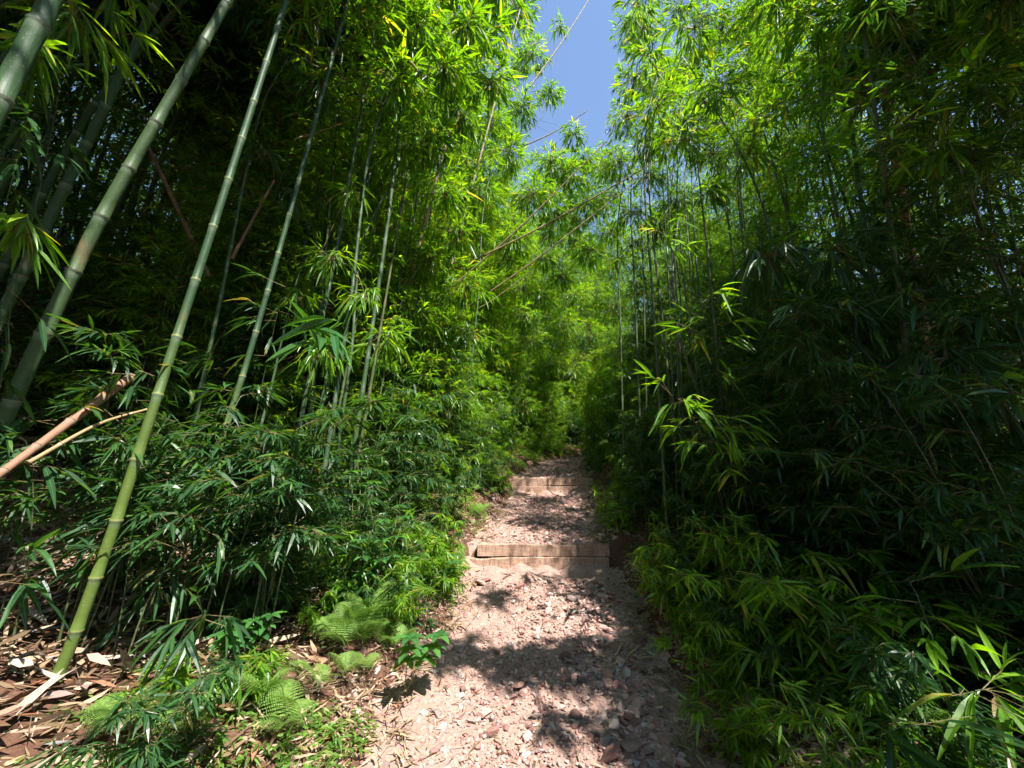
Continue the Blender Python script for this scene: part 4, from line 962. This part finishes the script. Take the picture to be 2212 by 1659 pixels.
for px, py, lb, n, sc in [(790, 1400, 'yellow-green fern in full sun at the left edge of the path', 6, .85), (850, 1440, 'small fern just below the brightest one', 5, .6),
    (870, 1300, 'shaded fern between the small rosette plant and the step', 5, .8), (930, 1190, 'lacy fern hanging beside the left end of the near step', 6, .9),
    (820, 1270, 'fern at the top of the fern patch', 5, .8), (400, 1655, 'large bright fern at the bottom edge, left of the shaded pair', 7, .5), (240, 1650, 'fern cut by the bottom edge at the far lower left', 6, .5),
    (560, 1560, 'dark shaded fern at the bottom, left one of the pair', 5, .55), (680, 1540, 'dark shaded fern at the bottom, right one of the pair', 5, .55), (610, 1640, 'fern nearly hidden at the bottom below the shaded pair', 5, .6),
    (790, 1500, 'little fern at the foot of the left bank', 4, .5), (950, 1060, 'small pale fern on the sunny left bank past the near step', 5, .9), (985, 1030, 'pale fern higher up the sunny left bank', 5, .9),
    (1600, 1440, 'lone dark fern on the right bank', 5, .7), (1990, 1640, 'fern low in the lower right corner under long leaves', 6, .7), (900, 1110, 'fern on the bank above the hanging lacy one', 5, .8), (740, 1440, 'fern left of the one in full sun', 6, .8), (960, 1130, 'fern spilling over the path edge just above the near step', 5, .7)]:
    fern(px, py, lb, n, sc)

for i in range(28):
    y = 2.9 + 5.5 * rng.random() ** 1.3; x = float(cx(y) - hw(y)) - rng.uniform(.03, .42); z = float(gz(x, y)) + .08
    o = root('fern', (x, y, z), 'small sunlit fern in the strip of ferns on the left path bank', 'fern', 'small ferns in a strip on the left bank'); a0 = rng.uniform(0, 6.28)
    for k in range(5):
        f = link('frond', FR[rng.integers(0, 3)], o); f.rotation_euler = (rng.normal(0, .2), rng.uniform(-.9, -.3), a0 + k * 1.257 + rng.normal(0, .25)); q = rng.uniform(.35, .6); f.scale = (q, q, q)
# shade trees of the stand that stand beside and behind the viewer
for (x, y, rz, tx) in [(-3.6, 1.2, 0, 0), (-4.4, .2, .3, 0), (-3.0, -.8, 0, 0), (-5.2, 1.8, 0, 0), (-4.9, -1.4, 0, 0), (-2.6, -2.3, .5, 0), (-6.2, .4, 0, 0), (-3.8, -2.8, 0, 0), (-5.8, -3, 0, 0), (-7, -1.5, 0, 0), (-7.2, 2, 0, 0),
                       (3.6, .6, 3, 0), (4.6, -.6, 3, 0), (5.4, .8, 3, 0), (4.0, -2.0, 3, 0), (6.5, -.5, 3, 0), (5.2, -2.8, 3, 0), (7.5, .8, 3, 0), (6.8, -2.8, 3, 0), (8, -1.2, 3, 0), (3.5, -3.6, 3, 0)]:
    tall_at(x, y, 'near', rz, (0, 0), 1.05, True, 'tall bamboo beside the viewer shading the foreground', 'bamboo shading the foreground')

# ------------------------------------------------------------------ thin the stands where the sun falls through in the photograph
def prune():
    bpy.context.view_layer.update(); dg = bpy.context.evaluated_depsgraph_get(); d = Vector(SUN); gone = set(); n = 0
    PT = [(q, .5 if q[1] < 9 else 1.6) for q in LIT]
    for px in range(1095, 1290, 38):
        for py in range(520, 930, 50): PT.append((at(px, py, 17 + 2.5 * rng.random()), 1.5)); PT.append((at(px, py, 14.2), 1.2))
    for px in range(860, 1090, 60):
        for py in range(60, 900, 120): PT.append((at(px, py, 4.5 + (px - 860) / 60 * 1.2), 1.3))
    for px in range(1100, 1250, 18): PT.append((at(px, 1045, Y2 - .1), .4)); PT.append((ground_hit(px, 1120), .4)); PT.append((ground_hit(px, 1080), .4)); PT.append((at(px, 970, 12), 1))
    for px in range(980, 1110, 40):
        for py in range(500, 960, 80): PT.append((at(px, py, 9 + (px - 980) / 45), 1.2))
    for q, s0 in PT:
        o = Vector([float(v) for v in q]) + d * s0
        for _ in range(60):
            hit, loc, nn, idx, ob, mt = scene.ray_cast(dg, o, d)
            if not hit: break
            r = ob
            while r.parent: r = r.parent
            if (r.name.startswith('bamboo') and r.get('group') and ('stand' in r['group'] or 'viewer' in r['label'])) or r.name.startswith('bushy_bamboo'):
                if loc[2] - r.location.z > 2.0: gone.add(r.name)
            o = loc + d * .02
    for nm in gone:
        r = bpy.data.objects[nm]
        for ch in list(r.children): bpy.data.objects.remove(ch)
        bpy.data.objects.remove(r)
    print('pruned', len(gone), sum(x.startswith('bushy') for x in gone))
prune()

# ------------------------------------------------------------------ light, sky, camera
w = bpy.data.worlds.new('World'); scene.world = w; w.use_nodes = True; nt = w.node_tree; nt.nodes.clear()
sky = nt.nodes.new('ShaderNodeTexSky'); sky.sky_type = 'NISHITA'; sky.sun_disc = False
sky.sun_elevation = math.asin(SUN[2]); sky.sun_rotation = math.atan2(SUN[0], SUN[1]); sky.air_density = 1.0; sky.dust_density = .2; sky.ozone_density = 1.3
bg = nt.nodes.new('ShaderNodeBackground'); bg.inputs[1].default_value = .12; wo = nt.nodes.new('ShaderNodeOutputWorld')
nt.links.new(sky.outputs[0], bg.inputs[0]); nt.links.new(bg.outputs[0], wo.inputs[0])
sl = bpy.data.lights.new('sun', 'SUN'); sl.energy = 5.0; sl.angle = R(.53); sl.color = (1, .955, .89)
so = bpy.data.objects.new('sun', sl); col.objects.link(so); so.rotation_euler = Vector(SUN).to_track_quat('Z', 'Y').to_euler(); so.location = (0, -5, 20)
cd = bpy.data.cameras.new('camera'); cam = bpy.data.objects.new('camera', cd); col.objects.link(cam)
cam.location = CAM; cam.rotation_euler = (math.pi / 2 + PITCH, 0, 0); cd.sensor_width = 36; cd.lens = 36 * FPX / 2212; cd.clip_end = 400; cd.clip_start = .05
scene.camera = cam
scene.view_settings.view_transform = 'Standard'; scene.view_settings.look = 'None'; scene.view_settings.gamma = 1; scene.view_settings.exposure = 1.38
scene.render.engine = 'CYCLES'
c = scene.cycles; c.max_bounces = 4; c.diffuse_bounces = 1; c.glossy_bounces = 2; c.transmission_bounces = 3; c.transparent_max_bounces = 2
c.use_denoising = True; c.use_adaptive_sampling = True; c.adaptive_threshold = .04; c.caustics_reflective = False; c.caustics_refractive = False; c.sample_clamp_indirect = 6
